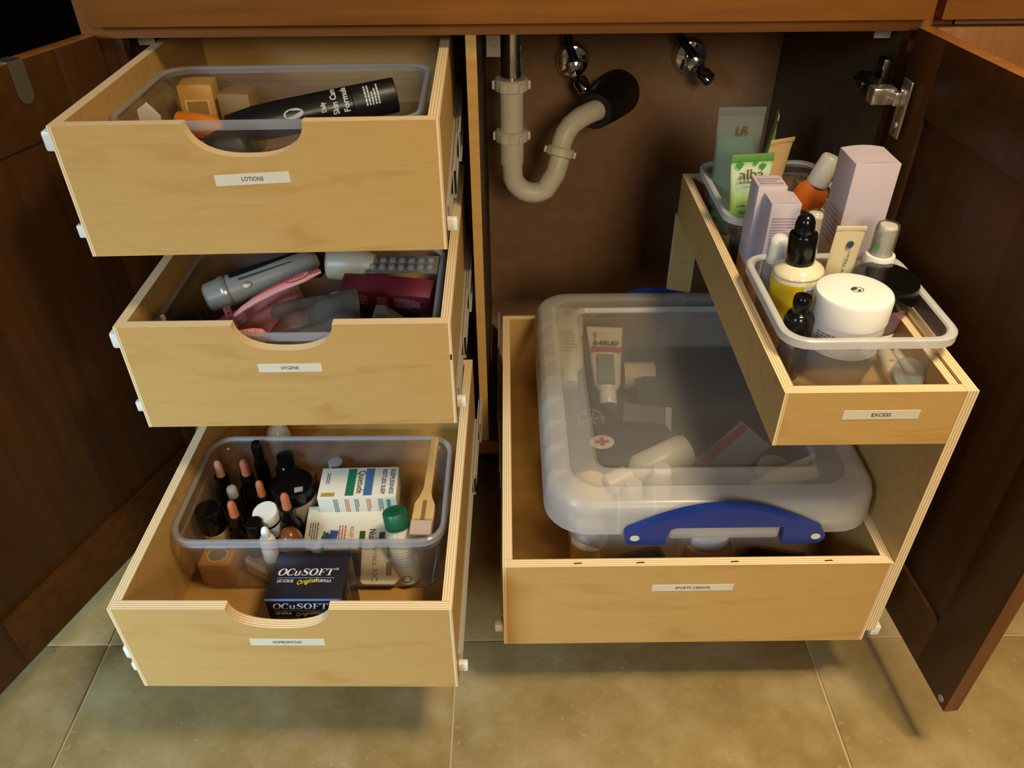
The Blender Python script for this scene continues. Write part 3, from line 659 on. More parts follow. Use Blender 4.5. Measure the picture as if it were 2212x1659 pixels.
# lying things in front-right of the bin
M = frame((.920, -.036, TB+.010), (0, 0, 1), (-.28, -.62, .0))
t = thing('sample_tube', 'cream tube with pink dot lying beside the grey jar base', 'tube', mtx=frame((.925, -.020, TB+.0105), (0, .0, 1), (-.10, -1, .0)))
g = G(); g.lathe([(.0095, 0), (.0100, .002), (.0100, .040), (.0088, .042), (.0088, .056), (.006, .058)], 20); g.obj('body', cream, t, 40)
g = G(); g.lathe([(.0035, 0), (.0035, .0005)], 16, M=Matrix.Translation((.0098, 0, .026)) @ Matrix.Rotation(PI/2, 4, 'Y')); g.obj('pink_dot', mat('pink_dot', '#d89a94', .5), t)
t = thing('roller_bottle', 'white roller stick lying against the right wall of the front bin', 'bottle', mtx=frame((.9435, -.012, TB+.008), (0, 0, 1), (.0, -1, .05)))
g = G(); g.lathe([(.006, 0), (.0066, .002), (.0066, .045), (.0058, .046), (.0058, .060), (.003, .063)], 18); g.obj('body', whiteglossy, t, 40)
t = thing('plastic_disc', 'round clear disc propped in the front right corner of the bin', 'disc', mtx=frame((.9260, -.0765, TB+.0215), (1, 0, .1), (.12, -.72, .55)))
g = G(); g.lathe([(.0190, -.002), (.0200, 0), (.0200, .004), (.019, .006), (.0005, .0062)], 30, cap0=False); g.obj('disc', clear('pale_disc', '#d8dede', .42, .2, .4, '#c9d3d2'), t, 40)

# ---------- raised tray: boxes between the bins
TZ = TF+.0003
t, hx, hy, h = carton('carton', 'short lavender carton in front, domed top and grey side print', .8035, .1265, .8415, .1635, TZ, -.148, lav, bow=.003)
lines(t, lavp, fm(0, -hy-.0001, h*.66), .030, .06, 15, seed=4)
t, hx, hy, h = carton('carton', 'second lavender carton with printed top flap behind the domed one', .7955, .1655, .8335, .2025, TZ, -.1435, lav, bow=.0008)
lines(t, lavp, tm(0, 0, h+.0001), .030, .022, 3, seed=5)
t, hx, hy, h = carton('carton', 'tall lavender carton standing on the right of the raised tray', .8985, .1300, .9545, .1880, TZ, -.098, lav, bow=.003)
lines(t, lavp, Matrix.Translation((-hx-.0001, 0, h*.52)) @ Matrix.Rotation(-PI/2, 4, 'Z') @ FRONT, .040, .05, 8, seed=6)

# ---------- raised tray, back bin
geltube = clear('green_gel_tube', '#e2ebe4', .30, .2, .6, '#d0d6cf'); gel = mat('green_gel', '#4f9a74', .2, mottle='#2f6a4e', mscale=40)
M = frame((.8165, .352, TB), (1, 0, .03), (-.01, .035, 1))
t = squeeze_tube('gel_tube', 'tall clear tube half full of dark green gel with gold mark', M, .0690, .040, .190, geltube, gel, .022, .0235, crimp=.010, taper=.92)
g = G(); L = []
for i in range(9):
    u = i/10; a = .0320*(.92+.08*u); b = .0185*(1-u**1.6); L.append([(x, y, .024+.155*u) for x, y in ell(a, b, 24)])
g.loft(L); g.obj('gel', gel, t, 50)
gold = mat('gold_print', '#7c6a36', .4, .5)
text('LR', .017, gold, t, fm(.002, -.0085, .158) , bold=.0003)
M = frame((.8095, .243, TB), (1, 0.05, -.12), (-.02, -.03, 1))
alb = mat('alba_green', '#a9c850', .35)
def tube_grad(name, stops, axis=2, rough=.35):
    if name in MATS: return MATS[name]
    m = mat(name, '#ffffff', rough); nt = m.node_tree; b = nt.nodes['Principled BSDF']
    tc = nt.nodes.new('ShaderNodeTexCoord'); sp = nt.nodes.new('ShaderNodeSeparateXYZ'); mu = nt.nodes.new('ShaderNodeMath'); mu.operation = 'MULTIPLY'; mu.inputs[1].default_value = 5
    r = nt.nodes.new('ShaderNodeValToRGB'); e = r.color_ramp.elements
    e[0].position = stops[0][0]*5; e[0].color = lin(stops[0][1]); e[1].position = stops[-1][0]*5; e[1].color = lin(stops[-1][1])
    for p, c in stops[1:-1]: q = e.new(p*5); q.color = lin(c)
    nt.links.new(tc.outputs['Object'], sp.inputs[0]); nt.links.new(sp.outputs[axis], mu.inputs[0]); nt.links.new(mu.outputs[0], r.inputs[0]); nt.links.new(r.outputs[0], b.inputs['Base Color'])
    return m
M = frame((.8095, .238, TB), (1, .05, -.10), (-.03, .02, 1))
albm = tube_grad('printed_green_tube', [(.040, '#16401f'), (.050, '#1c4a22'), (.0505, '#5a2a18'), (.072, '#5a2a18'), (.0725, '#8dbf38'), (.100, '#b4cf6c'), (.125, '#d3e2ba'), (.146, '#cfe3b4'), (.154, '#9cc07c')])
t = squeeze_tube('face_mask_tube', 'light green squeeze tube printed alba in the back bin', M, .0585, .034, .164, albm, mat('dark_green_cap', '#12341c', .3), .040, .0165, crimp=.010, crimpm=mat('leafy_crimp', '#7fae5c', .4, mottle='#3f7d33', mscale=120), taper=.68)
text('alba', .0185, mat('brown_print', '#6b4a38', .5), t, Matrix.Translation((-.002, -.0105, .139)) @ Matrix.Rotation(-.18, 4, 'X') @ FRONT, bold=.0001, width=.034)
text('BOTANICA', .0045, MATS['brown_print'], t, Matrix.Translation((-.006, -.0122, .128)) @ Matrix.Rotation(-.16, 4, 'X') @ FRONT, width=.022)
text('pore', .006, MATS['brown_print'], t, Matrix.Translation((-.013, -.0152, .096)) @ Matrix.Rotation(-.1, 4, 'X') @ FRONT)
text('facial mask', .006, MATS['brown_print'], t, Matrix.Translation((-.003, -.0160, .086)) @ Matrix.Rotation(-.1, 4, 'X') @ FRONT, width=.026)
lines(t, mat('gold_lines', '#c79a3a', .5), Matrix.Translation((0, -.0168, .062)) @ Matrix.Rotation(-.05, 4, 'X') @ FRONT, .026, .015, 4, seed=9)
for k, (x, z, s_) in enumerate(((-.018, .151, .006), (.014, .148, .0055), (.004, .154, .004))):
    g = G(); g.prism([(x-s_, z), (x, z+s_*.8), (x+s_, z+.001), (x+s_*.2, z-s_*1.1)], -.0046, -.0038, 'xz'); g.obj('leaf_print', mat('leaf_print', '#4d9a3c', .5), t)
M = frame((.846, .304, TB+.002), (.75, .5, .35), (.12, .02, 1))
squeeze_tube('lotion_tube', 'plain tan squeeze tube peeking out behind the alba tube', M, .052, .030, .160, mat('tan_tube', '#d3ac78', .4), cream, .020, .015, crimp=.006)
M = frame((.862, .372, TB), (.28, 1, .05), (.08, .05, 1))
squeeze_tube('leaf_tube', 'thin yellow-green tube seen edge-on behind the gel tube', M, .048, .030, .176, mat('leaf_tube_green', '#b7b862', .4, mottle='#5c7030', mscale=70), MATS['dark_green_cap'], .020, .015, crimp=.007)
M = frame((.8760, .258, TB+.020), (.95, -.1, -.3), (.33, -.02, 1))
t = thing('sunscreen_bottle', 'orange oval bottle with white cap leaning in the back bin', 'bottle', mtx=M)
g = G(); L = [[(x, y, z) for x, y in ell(a, b, 26)] for a, b, z in ((.021, .012, 0), (.0245, .0145, .004), (.0245, .0145, .078), (.022, .0135, .092), (.013, .012, .101), (.011, .011, .104))]
g.loft(L); ob = g.obj('bottle', mat('orange_plastic', '#c8641c', .35), t, 40)
g = G(); g.lathe([(.0150, .098), (.0158, .101), (.0142, .138), (.012, .141), (.0005, .142)], 24); g.obj('cap', mat('greyish_white', '#cfc8b6', .35), t, 40)
g = G(); g.rbox(-.016, -.0150, .042, .002, -.0142, .062, .0003); g.obj('dark_label', mat('dark_brown_label', '#4a2410', .5), t)
t = thing('soap_box', 'small tan packet lying low in the back bin left of the orange bottle', 'box', (.868, .300, TB), (0, 0, .3))
g = G(); g.rbox(-.016, -.03, 0, .016, .03, .045, .003); g.obj('packet', cream, t, 30)

# ---------- HOMEOPATHIC drawer
ZF = D3F+.0003; ZBN = D3F+.0022
ocu = thing('eye_scrub_box', 'dark navy carton lettered OCuSOFT standing in front of the bin', 'box', (.2115, -.1475, ZF), (0, 0, -.01))
hx, hy, h = .0475, .0370, .0975
navy = mat('navy_card', '#17131f', .38); paleblue = mat('pale_blue_edge', '#6d83a8', .4)
g = G(); g.rbox(-hx, -hy, 0, hx, hy, h, .0006); oc = g.obj('carton', navy, ocu, 30)
g = G(); g.rbox(-hx-.0002, -hy-.0003, h-.0035, hx+.0002, -hy+.0001, h+.0003, .0002); g.rbox(hx-.0035, -hy-.0003, 0, hx+.0003, -hy+.0001, h, .0002); g.obj('blue_border', paleblue, ocu)
g = G(); g.prism([(-hx*.98, hy*.98), (-hx*.98, hy*1.04), (-hx*.78, hy*1.04), (-hx*.76, hy*.98)], h-.0009, h+.0004, 'xy'); g.obj('tuck_flap', navy, ocu); g = G(); g.prism([(hx*.72, hy*.98), (hx*.76, hy*1.05), (hx*.98, hy*1.05), (hx*.98, hy*.98)], h-.0009, h+.0004, 'xy'); g.obj('tuck_flap', navy, ocu)
def strip_poly(g, pts, ws, M):
    n = len(pts); vs = []
    for i, p in enumerate(pts):
        a = Vector(pts[max(i-1, 0)]); b = Vector(pts[min(i+1, n-1)]); d = (b-a); d = d.normalized() if d.length > 1e-9 else Vector((1, 0)); nn = Vector((-d.y, d.x))
        q = Vector(p); vs += [(q+nn*ws[i]/2).to_3d(), (q-nn*ws[i]/2).to_3d()]
    g.add(vs, [(2*i, 2*i+1, 2*i+3, 2*i+2) for i in range(n-1)], M=M)
def ocusoft(parent, M, width, m, name='lettering'):
    """slanted serif capitals drawn stroke by stroke with thick and thin parts"""
    g = G(); x = 0
    sh = Matrix(((1, .22, 0, 0), (0, 1, 0, 0), (0, 0, 1, 0), (0, 0, 0, 1)))
    total = 6.15; k = width/total; MM = M @ Matrix.Scale(k, 4) @ Matrix.Translation((-total/2-.1, -.5, 0)) @ sh
    def Q(*poly):
        n = len(poly); g.add([(px+x, py, 0) for px, py in poly], [tuple(range(n))], M=MM)
    def S(pts, ws): strip_poly(g, [(px+x, py) for px, py in pts], ws, MM)
    def arc(cx, cy, rx, ry, a0, a1, thick, thin, n=28):
        pts = []; ws = []
        for i in range(n+1):
            a = math.radians(a0+(a1-a0)*i/n); pts.append((cx+rx*math.cos(a), cy+ry*math.sin(a))); ws.append(thin+(thick-thin)*abs(math.cos(a))**1.3)
        S(pts, ws)
    def O(): arc(.46, .5, .36, .46, 0, 360, .24, .07)
    def F():
        Q((.14, 0), (.36, 0), (.36, 1), (.14, 1)); Q((0, 0), (.50, 0), (.50, .05), (0, .05)); Q((0, .95), (.82, .95), (.82, 1), (0, 1)); Q((.76, .70), (.82, .70), (.82, 1), (.72, .95))
        Q((.36, .48), (.60, .48), (.60, .54), (.36, .54)); Q((.56, .36), (.62, .36), (.62, .66), (.56, .66))
    O(); x += .95
    arc(.48, .5, .38, .46, 52, 308, .24, .07); Q((.66, .68), (.74, .66), (.76, .97), (.70, .97)); Q((.70, .06), (.76, .03), (.82, .30), (.77, .30)); x += .86
    Q((.08, .20), (.26, .15), (.26, .68), (.08, .68)); Q((-.02, .64), (.26, .64), (.26, .68), (-.02, .68)); Q((.50, 0), (.68, 0), (.68, .68), (.50, .68)); Q((.42, .64), (.68, .64), (.68, .68), (.42, .68)); Q((.50, 0), (.78, 0), (.78, .04), (.50, .04))
    arc(.33, .20, .17, .17, 180, 335, .15, .10, 12); x += .82
    pts = [(.66, .80), (.60, .91), (.42, .965), (.24, .92), (.15, .80), (.18, .67), (.34, .56), (.52, .46), (.66, .33), (.68, .18), (.58, .07), (.38, .03), (.20, .08), (.10, .22)]
    S(pts, [.05, .06, .07, .11, .17, .21, .22, .22, .20, .15, .10, .07, .06, .05]); Q((.64, .68), (.70, .68), (.70, .97), (.65, .97)); Q((.07, .02), (.12, .02), (.14, .34), (.08, .34)); x += .84
    O(); x += .98
    F(); x += .86
    Q((.33, 0), (.55, 0), (.55, 1), (.33, 1)); Q((.20, 0), (.68, 0), (.68, .05), (.20, .05)); Q((.02, .95), (.86, .95), (.86, 1), (.02, 1)); Q((.02, .72), (.07, .72), (.14, .97), (.02, .98)); Q((.81, .72), (.86, .72), (.86, .98), (.74, .97))
    o = g.obj(name, m, parent); return o
silver = mat('silver_print', '#cfc9c0', .5); yel = mat('yellow_print', '#e6c81e', .5)
def logo(M, w):
    ocusoft(oc, M @ Matrix.Translation((-.001, .009, .0003)), w, silver)
    g = G(); g.box(-w*.51, -.0006, 0, w*.53, .0002, .0003, M=M); g.obj('rule', paleblue, oc)
    text('LID SCRUB', .0062, silver, oc, M @ Matrix.Translation((-w*.355, -.0053, .0003)), bold=.00008, shear=.1, width=w*.29)
    text('Original', .0095, yel, oc, M @ Matrix.Translation((w*.03, -.0062, .0004)) @ Matrix.Rotation(.20, 4, 'Z'), bold=.00004, shear=.45, width=w*.37)
    text('FORMULA', .0062, silver, oc, M @ Matrix.Translation((w*.345, -.0053, .0003)), bold=.00008, shear=.1, width=w*.27)
    text('®', .005, silver, oc, M @ Matrix.Translation((w*.545, .0135, .0003)))
logo(tm(-.0035, -.004, h+.0001), .070)
logo(fm(-.0045, -hy-.0001, h-.0225), .068)
text('LEAVES NO RESIDUE', .0045, mat('dull_print', '#58545a', .6), oc, fm(-.024, -hy-.0002, h-.036), width=.026)
lines(oc, MATS['dull_print'], fm(-.022, -hy-.0002, h-.044), .034, .006, 2, seed=3)
g = G(); strip_poly(g, [(-.002, 0), (.010, .006), (.020, .007), (.029, .003), (.034, -.006)], [.001, .003, .005, .007, .008], fm(0, -hy-.0003, h-.045)); g.obj('swoosh_print', mat('dusty_rose', '#9b8078', .5), oc)
lines(oc, mat('dull_gold_print', '#8a8258', .6), Matrix.Translation((hx+.0001, -.010, h*.62)) @ Matrix.Rotation(PI/2, 4, 'Z') @ FRONT @ Matrix.Rotation(PI/2, 4, 'Z'), .05, .022, 5, seed=8)

# small orange box, cream box in the bin
t = thing('remedy_box', 'small orange carton with round picture at the front left of the bin', 'box', (.0585, -.064, ZBN), (0, 0, -.04))
ora = mat('orange_card', '#c98b3c', .5)
g = G(); g.rbox(-.022, -.019, 0, .022, .019, .040, .0006); g.obj('carton', ora, t, 30)
g = G(); g.lathe([(.0150, .0400), (.0150, .0403)], 26, M=Matrix.Diagonal((1, .85, 1, 1))); p_ = g.obj('picture_ring', mat('pale_orange', '#e0b678', .5), t)
g = G(); g.lathe([(.0125, .0402), (.0125, .0405)], 26, M=Matrix.Diagonal((1, .85, 1, 1))); g.obj('picture', mat('picture_brown', '#8a7350', .5, mottle='#5d6b58', mscale=150), p_)
lines(t, mat('brown_fine', '#8d5a26', .6), fm(0, -.0191, .020), .034, .026, 6, seed=12)
t = thing('soap_box', 'little cream box with dark lengthwise line beside the navy carton', 'box', (.1205, -.066, ZBN), (0, 0, -.5))
g = G(); g.rbox(-.026, -.0105, 0, .026, .0105, .028, .0008); g.obj('carton', mat('cream_card', '#cdb98a', .5), t, 30)
g = G(); g.box(-.0255, -.0108, .0150, .0255, -.0104, .0168); g.obj('line', ink, t)
lines(t, MATS['brown_fine'], tm(0, 0, .0281), .046, .014, 4, seed=13)

# upright bottles at the left
amber = mat('dark_amber_glass', '#1a0f08', .12); dark = mat('black_glass', '#0b0908', .12)
labtan = mat('tan_label', '#b79a62', .55)
H0 = ZBN
bottle_dropper((.0430, .046, H0), 'dark dropper bottle with pale pink bulb at the back left', dark, .0165, .074, bulb='#c08a6c')
bottle_dropper((.0790, .050, H0), 'dark dropper bottle with brick bulb second from the back left', dark, .0165, .072, bulb='#a0583c')
bottle_dropper((.1100, .012, H0), 'small clear dropper bottle with orange-brown bulb in the middle', mat('green_tint_glass', '#8c8a5a', .1, coat=.5), .0150, .066, bulb='#a35a30')
bottle_dropper((.0815, -.028, H0), 'dark dropper bottle with terracotta bulb and tan label near the front', dark, .0165, .066, bulb='#b2603c', paperlab=labtan)
bottle_dropper((.1535, -.018, H0), 'dark dropper bottle with terracotta bulb beside the white jar', dark, .0165, .070, bulb='#b5653f')
t = thing('capped_bottle', 'tall all-black bottle at the back of the remedies bin', 'bottle', (.0890, .0865, H0)); 
g = G(); g.lathe([(.010, 0), (.0105, .002), (.0105, .078), (.007, .086)], 22); g.obj('bottle', dark, t, 40)
g = G(); g.lathe([(.0085, .086), (.0085, .110), (.006, .116), (.0005, .118)], 20); g.obj('cap', blackpl, t, 40)
t = thing('capped_bottle', 'cream bottle with tall black cap at the left of the bin', 'bottle', (.0455, -.018, H0), (.05, -.03, 0))
g = G(); g.lathe([(.0165, 0), (.0175, .002), (.0175, .048), (.014, .052)], 24); g.obj('bottle', mat('cream_label', '#c0a56a', .5), t, 40)
g = G(); g.lathe([(.0180, .050), (.0185, .052), (.0178, .088), (.0165, .090), (.0005, .0905)], 24); g.obj('cap', blackpl, t, 40)
wrap_text('REMEDY', .007, ink, t, .0176, -1.35, .025)
t = thing('capped_bottle', 'dark round-shouldered bottle near the front rim of the bin', 'bottle', (.1105, -.040, H0))
g = G(); g.lathe([(.019, 0), (.020, .002), (.020, .046), (.016, .056), (.009, .060)], 24); g.obj('bottle', amber, t, 40)
g = G(); g.lathe([(.0125, .060), (.0125, .078), (.011, .080), (.0005, .080)], 22); g.obj('cap', blackpl, t, 40)
t = thing('supplement_jar', 'big jar with black lid and pale label in the middle of the remedies', 'jar', (.1500, .030, H0))
g = G(); g.lathe([(.029, 0), (.031, .003), (.031, .060), (.028, .066)], 32); g.obj('jar_body', mat('speckled_white', '#a8a08c', .5, mottle='#7c7566', mscale=220), t, 40)
g = G(); g.lathe([(.0315, .066), (.032, .068), (.0315, .086), (.030, .0875), (.0005, .0875)], 32); l_ = g.obj('lid', blackpl, t, 40)
g = G(); g.rbox(.004, -.022, .0874, .016, -.012, .0879, .0002, M=Matrix.Rotation(.2, 4, 'Z')); g.obj('sticker', mat('grey_sticker', '#9a9690', .5), l_)
t = thing('supplement_jar', 'tall black bottle standing dark at the back of the bin', 'jar', (.1315, .0765, H0))
g = G(); g.lathe([(.017, 0), (.018, .002), (.018, .075), (.0125, .083)], 26); g.obj('jar_body', dark, t, 40)
g = G(); g.lathe([(.0125, .083), (.0125, .098), (.0005, .0985)], 22); g.obj('lid', blackpl, t, 40)
t = thing('salve_jar', 'small white jar with a black band tilted among the droppers', 'jar', (.1230, -.0105-.0115+.0, H0+.036), (.18, -.12, 0)); t.location.y = -.012; t.location.x = .1265
g = G(); g.lathe([(.0165, 0), (.017, .002), (.017, .024)], 26); g.obj('jar_body', whiteglossy, t, 40)
g = G(); g.lathe([(.0172, .024), (.0172, .029)], 26); g.obj('black_band', blackpl, t, 40)
g = G(); g.lathe([(.0180, .029), (.0184, .031), (.0184, .043), (.0175, .0448), (.0005, .0455)], 28); g.obj('lid', mat('jar_cream_white', '#d9d2bd', .35), t, 40)
t = thing('eye_drop_bottle', 'little white squeeze bottle with pointed tip at the front rim', 'bottle', (.1390, -.0755, H0+.046))
g = G(); g.lathe([(.0105, 0), (.0110, .002), (.0110, .036), (.0088, .042), (.0055, .044)], 22); g.obj('bottle', whiteglossy, t, 40)
g = G(); g.lathe([(.0060, .044), (.0060, .052), (.0045, .058), (.0030, .060), (.0005, .0605)], 18); g.obj('tip', whiteglossy, t, 40)
t = thing('pill_bottle', 'short tan vial the little white squeeze bottle stands on', 'bottle', (.1390, -.0745, H0)); 
g = G(); g.lathe([(.0125, 0), (.013, .002), (.013, .042), (.0120, .0455)], 22); g.obj('vial', mat('tan_vial', '#8a5a34', .4), t, 40)
t = thing('capped_bottle', 'amber round-topped bottle right of the white squeeze bottle', 'bottle', (.1645, -.0615, H0))
g = G(); g.lathe([(.0165, 0), (.0175, .002), (.0175, .060), (.0155, .074), (.010, .083), (.0005, .087)], 24); g.obj('bottle', mat('amber_brown', '#7a4420', .25), t, 40)
t = thing('capped_bottle', 'brown bottle half hidden left of the Quietude carton', 'bottle', (.1905, .052, H0))
g = G(); g.lathe([(.0165, 0), (.0175, .002), (.0175, .056), (.011, .066)], 24); g.obj('bottle', mat('amber_dark', '#4c2812', .25), t, 40)
g = G(); g.lathe([(.0125, .066), (.0125, .082), (.0005, .083)], 22); g.obj('cap', mat('brown_cap', '#5a3018', .4), t, 40)
t = thing('clear_bottle', 'hazy clear plastic bottle at the back of the remedies bin', 'bottle', (.2060, .0735, H0))
g = G(); g.lathe([(.017, 0), (.018, .002), (.018, .060), (.012, .072), (.009, .074)], 24); g.obj('bottle', clear('hazy_bottle', '#d8d4cc', .25, .2, .5), t, 40)
g = G(); g.lathe([(.0105, .074), (.0105, .088), (.0005, .089)], 20); g.obj('cap', mat('grey_cap', '#8f8a80', .4), t, 40)
t = thing('cotton_jar', 'round white cap just showing below the middle drawer', 'jar', (.0820, .2000, D3F+.0003))
g = G(); g.lathe([(.019, 0), (.020, .002), (.020, .034), (.0175, .036)], 24); g.obj('jar_body', cream, t, 40)
g = G(); g.lathe([(.0185, .036), (.019, .040), (.016, .050), (.009, .056), (.0005, .0575)], 26); g.obj('lid', whiteglossy, t, 40)
t = thing('capped_bottle', 'tiny white-capped vial between the dark droppers', 'bottle', (.0640, .0215, H0))
g = G(); g.lathe([(.0085, 0), (.009, .002), (.009, .066), (.006, .070)], 18); g.obj('bottle', amber, t, 40)
g = G(); g.lathe([(.0075, .070), (.0075, .084), (.006, .087), (.0005, .0875)], 18); g.obj('cap', mat('grey_white_cap', '#a8a294', .4), t, 40)
t = thing('green_card', 'dark green card edge between the amber bottle and white carton', 'card', (.1935, -.0600, H0), (0, .25, .1))
g = G(); g.rbox(-.0015, -.022, 0, .0015, .022, .058, .0005); g.obj('card', mat('green_card', '#2c5a22', .5), t)

# cartons on the right of the bin
card = mat('white_card', '#d8cdb4', .5); grn = mat('green_bar', '#1f6a4c', .5); dgrn = mat('dark_green_bar', '#1d4a24', .5); blu = mat('blue_bar', '#3b6488', .5); navyp = mat('navy_print', '#3f4468', .55); redp = mat('red_print', '#b4502e', .55)
# Arnica/Nux packs: one slanting down to the floor, one lying above it under Quietude
M = frame((.2905, -.0905, ZBN+.006), (.93, -.02, .0), (-.0, -.52, .62))
t = thing('remedy_pack', 'white tube pack lettered Arnica 30C slanting down at the bin front', 'box', mtx=M)
g = G(); P = [(-.031, .004), (-.027, 0), (.016, 0), (.027, .012), (.029, .030), (.029, .060), (-.031, .060)]
g.prism(P, 0, .012, 'xy'); g.obj('pack', card, t)
g = G(); g.box(.004, .012, .0120, .012, .030, .0124); g.box(.004, .036, .0120, .012, .058, .0124); g.obj('green_bar', dgrn, t)
text('Arnica 30C', .0115, navyp, t, tm(-.012, .029, .0122, -PI/2), width=.050)
M = frame((.2360, -.0260, H0+.052), (1, 0, .0), (.0, -.30, 1))
t = thing('remedy_pack', 'white remedy pack lettered Nux V with blue tubes picture', 'box', mtx=M)
g = G(); g.rbox(-.060, -.034, -.012, .066, .034, 0, .0006); g.obj('pack', card, t, 30)
g = G(); g.box(.018, -.034, 0, .026, -.006, .0004); g.box(.046, -.034, 0, .054, -.008, .0004); g.obj('green_bar', dgrn, t)
text('Nux V', .0130, ink, t, tm(.0355, -.016, .0002, -PI/2), bold=.0002, width=.026)
text('RELIEF FROM', .0070, redp, t, tm(.006, -.016, .0002, -PI/2), width=.034)
lines(t, redp, tm(-.006, -.014, .0001, -PI/2), .034, .012, 3, seed=21); lines(t, navyp, tm(-.047, -.010, .0001, -PI/2), .034, .014, 4, seed=22)
g = G(); g.rbox(-.006, -.009, 0, .006, .009, .0016, .0007, M=tm(-.026, -.018, 0, .75)); g.rbox(-.0055, -.011, 0, .0055, .011, .0014, .0007, M=tm(-.019, -.016, 0, -.1)); g.obj('tubes_picture', mat('blue_picture', '#2c4a8a', .5), t, 30)
t = thing('remedy_box', 'white carton lettered Quietude lying on top in the remedies bin', 'box', mtx=frame((.2490, .0270, H0+.056), (1, .015, .0), (0, -.06, 1)))
g = G(); g.rbox(-.056, -.029, 0, .056, .029, .036, .0008); g.obj('carton', card, t, 30)
zt = .0361
g = G(); g.box(-.017, -.026, zt, -.005, .026, zt+.0003); g.obj('green_bar', grn, t); g = G(); g.box(.009, -.026, zt, .021, .026, zt+.0003); g.obj('blue_bar', blu, t)
text('Quietude', .0135, ink, t, tm(.003, 0, zt+.0002, -PI/2), width=.044)
text('SLEEPLESSNESS', .0085, navyp, t, tm(.048, 0, zt+.0002, -PI/2), width=.048, bold=.0001); text('RESTLESS SLEEP', .0085, navyp, t, tm(.036, 0, zt+.0002, -PI/2), width=.048, bold=.0001)
lines(t, navyp, tm(-.044, .008, zt, -PI/2), .020, .006, 2, seed=31)
g = G(); g.box(-.051, -.027, zt, -.032, -.020, zt+.0003); g.obj('gold_sticker', mat('gold_sticker', '#b08a3a', .4), t)
for k, x in enumerate((-.030, -.014, .000, .017, .034)):
    lines(t, navyp if k % 2 == 0 else redp, fm(x, -.0291, .018, -PI/2), .028, .007, 3, seed=40+k)
g = G(); g.box(.042, -.0294, .010, .047, -.0290, .030); g.obj('green_tab', mat('teal_tab', '#2f8a72', .5), t)
# green-capped white bottle leaning back
M = frame((.3260, -.0805, ZBN+.005), (1, 0, 0), (-.15, .28, 1))
t = thing('tablet_bottle', 'white bottle with dark green cap leaning in the remedies bin', 'bottle', mtx=M)
g = G(); g.lathe([(.0155, 0), (.0180, .003), (.0180, .074), (.0165, .080), (.0135, .084), (.0135, .087)], 30); g.obj('bottle', mat('bottle_white', '#dcd2b4', .35), t, 40)
g = G(); g.lathe([(.0165, .086), (.0172, .088), (.0165, .109), (.0155, .1105), (.013, .1110), (.0005, .1110)], 36); c_ = g.obj('cap', mat('green_cap', '#15583a', .4), t, 40)
g = G(); strip_poly(g, [(-.006, .002), (-.005, -.002), (-.001, -.0045), (.004, -.003), (.006, .000)], [.0012]*5, tm(0, 0, .1113)); g.obj('arrow_mark', mat('cap_mark', '#0a2e1e', .5), c_)
wrap_lines(t, mat('faint_print', '#b7ab8c', .6), .0181, .030, .066, -2.1, -.9, 8, 5)
g = G(); loops = [[(.0065*k_*math.cos(2*PI*j/24), .0055*k_*math.sin(2*PI*j/24), 0) for j in range(24)] for k_ in (1, .84)]
g.loft(loops, False, False, M=fm(.0005, -.0184, .012)); g.obj('round_mark', ink, t)
# wooden brush
M = frame((.3445, -.086, H0+.045), (1, -.02, 0), (0, -.36, 1)); M = frame((.3480, -.0800, H0+.088), (1, -.05, 0), (-.02, -.14, 1))
t = thing('wooden_brush', 'flat wooden bath brush with pale bristle block along the right side', 'brush', mtx=M)
P = [(-.0145, 0), (.0135, 0), (.0140, .036), (.0135, .050), (.009, .060), (.0062, .072), (.0062, .165), (.004, .172), (-.002, .172), (-.0045, .165), (-.0050, .078), (-.0090, .062), (-.0145, .050), (-.0150, .030)]
g = G(); g.prism(P, 0, .009, 'xy'); hd = g.obj('handle', wood('beech', '#c9a468', '#b98f55', (12, 2, 12), .5, 6, .6), t)
g = G(); g.rbox(-.0150, -.003, .0088, .0140, .020, .0135, .001); g.obj('bristle_block', mat('bristle', '#b39a82', .7), t)
g = G(); g.rbox(-.003, .012, .0086, .002, .055, .0105, .0008); g.obj('groove', mat('dark_wood_line', '#7c5a34', .6), t)
g = G(); g.rbox(-.006, -.0135, .002, .006, -.0005, .008, .001); g.obj('bristles', mat('bristle_dark', '#6a4a2a', .8), t)

# ---------- LOTIONS drawer
Z1 = D1F+.0022
A, B = Vector((.112, .192, -.072)), Vector((.324, .250, -.048))
ax = (B-A); Lg = ax.length; M = frame(A, (0, -.62, .5), ax)
t = thing('styling_spray', 'long black lotion tube with white oval and lettering lying diagonally', 'bottle', mtx=M)
blk = mat('satin_black', '#0e0d0c', .32)
g = G(); g.lathe([(.010, 0), (.017, .004), (.0215, .04), (.0225, .07), (.0225, Lg-.058), (.0215, Lg-.057)], 30); bo = g.obj('body', blk, t, 40)
g = G(); g.lathe([(.0222, Lg-.057), (.0224, Lg-.055), (.0220, Lg-.002), (.021, Lg), (.0005, Lg)], 30); g.obj('cap', mat('cap_black', '#121110', .4), t, 40)
wm = mat('white_print', '#c9c9c0', .5)
def on_tube(obj, r, ang):
    for v in obj.data.vertices:
        x, y, z = v.co; a = ang - y/r; obj_r = r+.0003+z
        v.co = (obj_r*math.cos(a), obj_r*math.sin(a), x)
LT = .10
for s, sz, pos, w, an in (('Daily', .008, .126, .012, .30), ('Skin Care', .011, .141, .036, .0), ('Formula', .011, .155, .034, .02)):
    o = text(s, sz, wm, bo, Matrix.Rotation(PI/2, 4, 'Z'), width=w, bold=.0002)
    for v in o.data.vertices: v.co.x += pos
    on_tube(o, .0225, an)
o = lines(bo, wm, Matrix.Rotation(PI/2, 4, 'Z'), .026, .020, 5, seed=51, bar=.5)
for v in o.data.vertices: v.co.x += .188
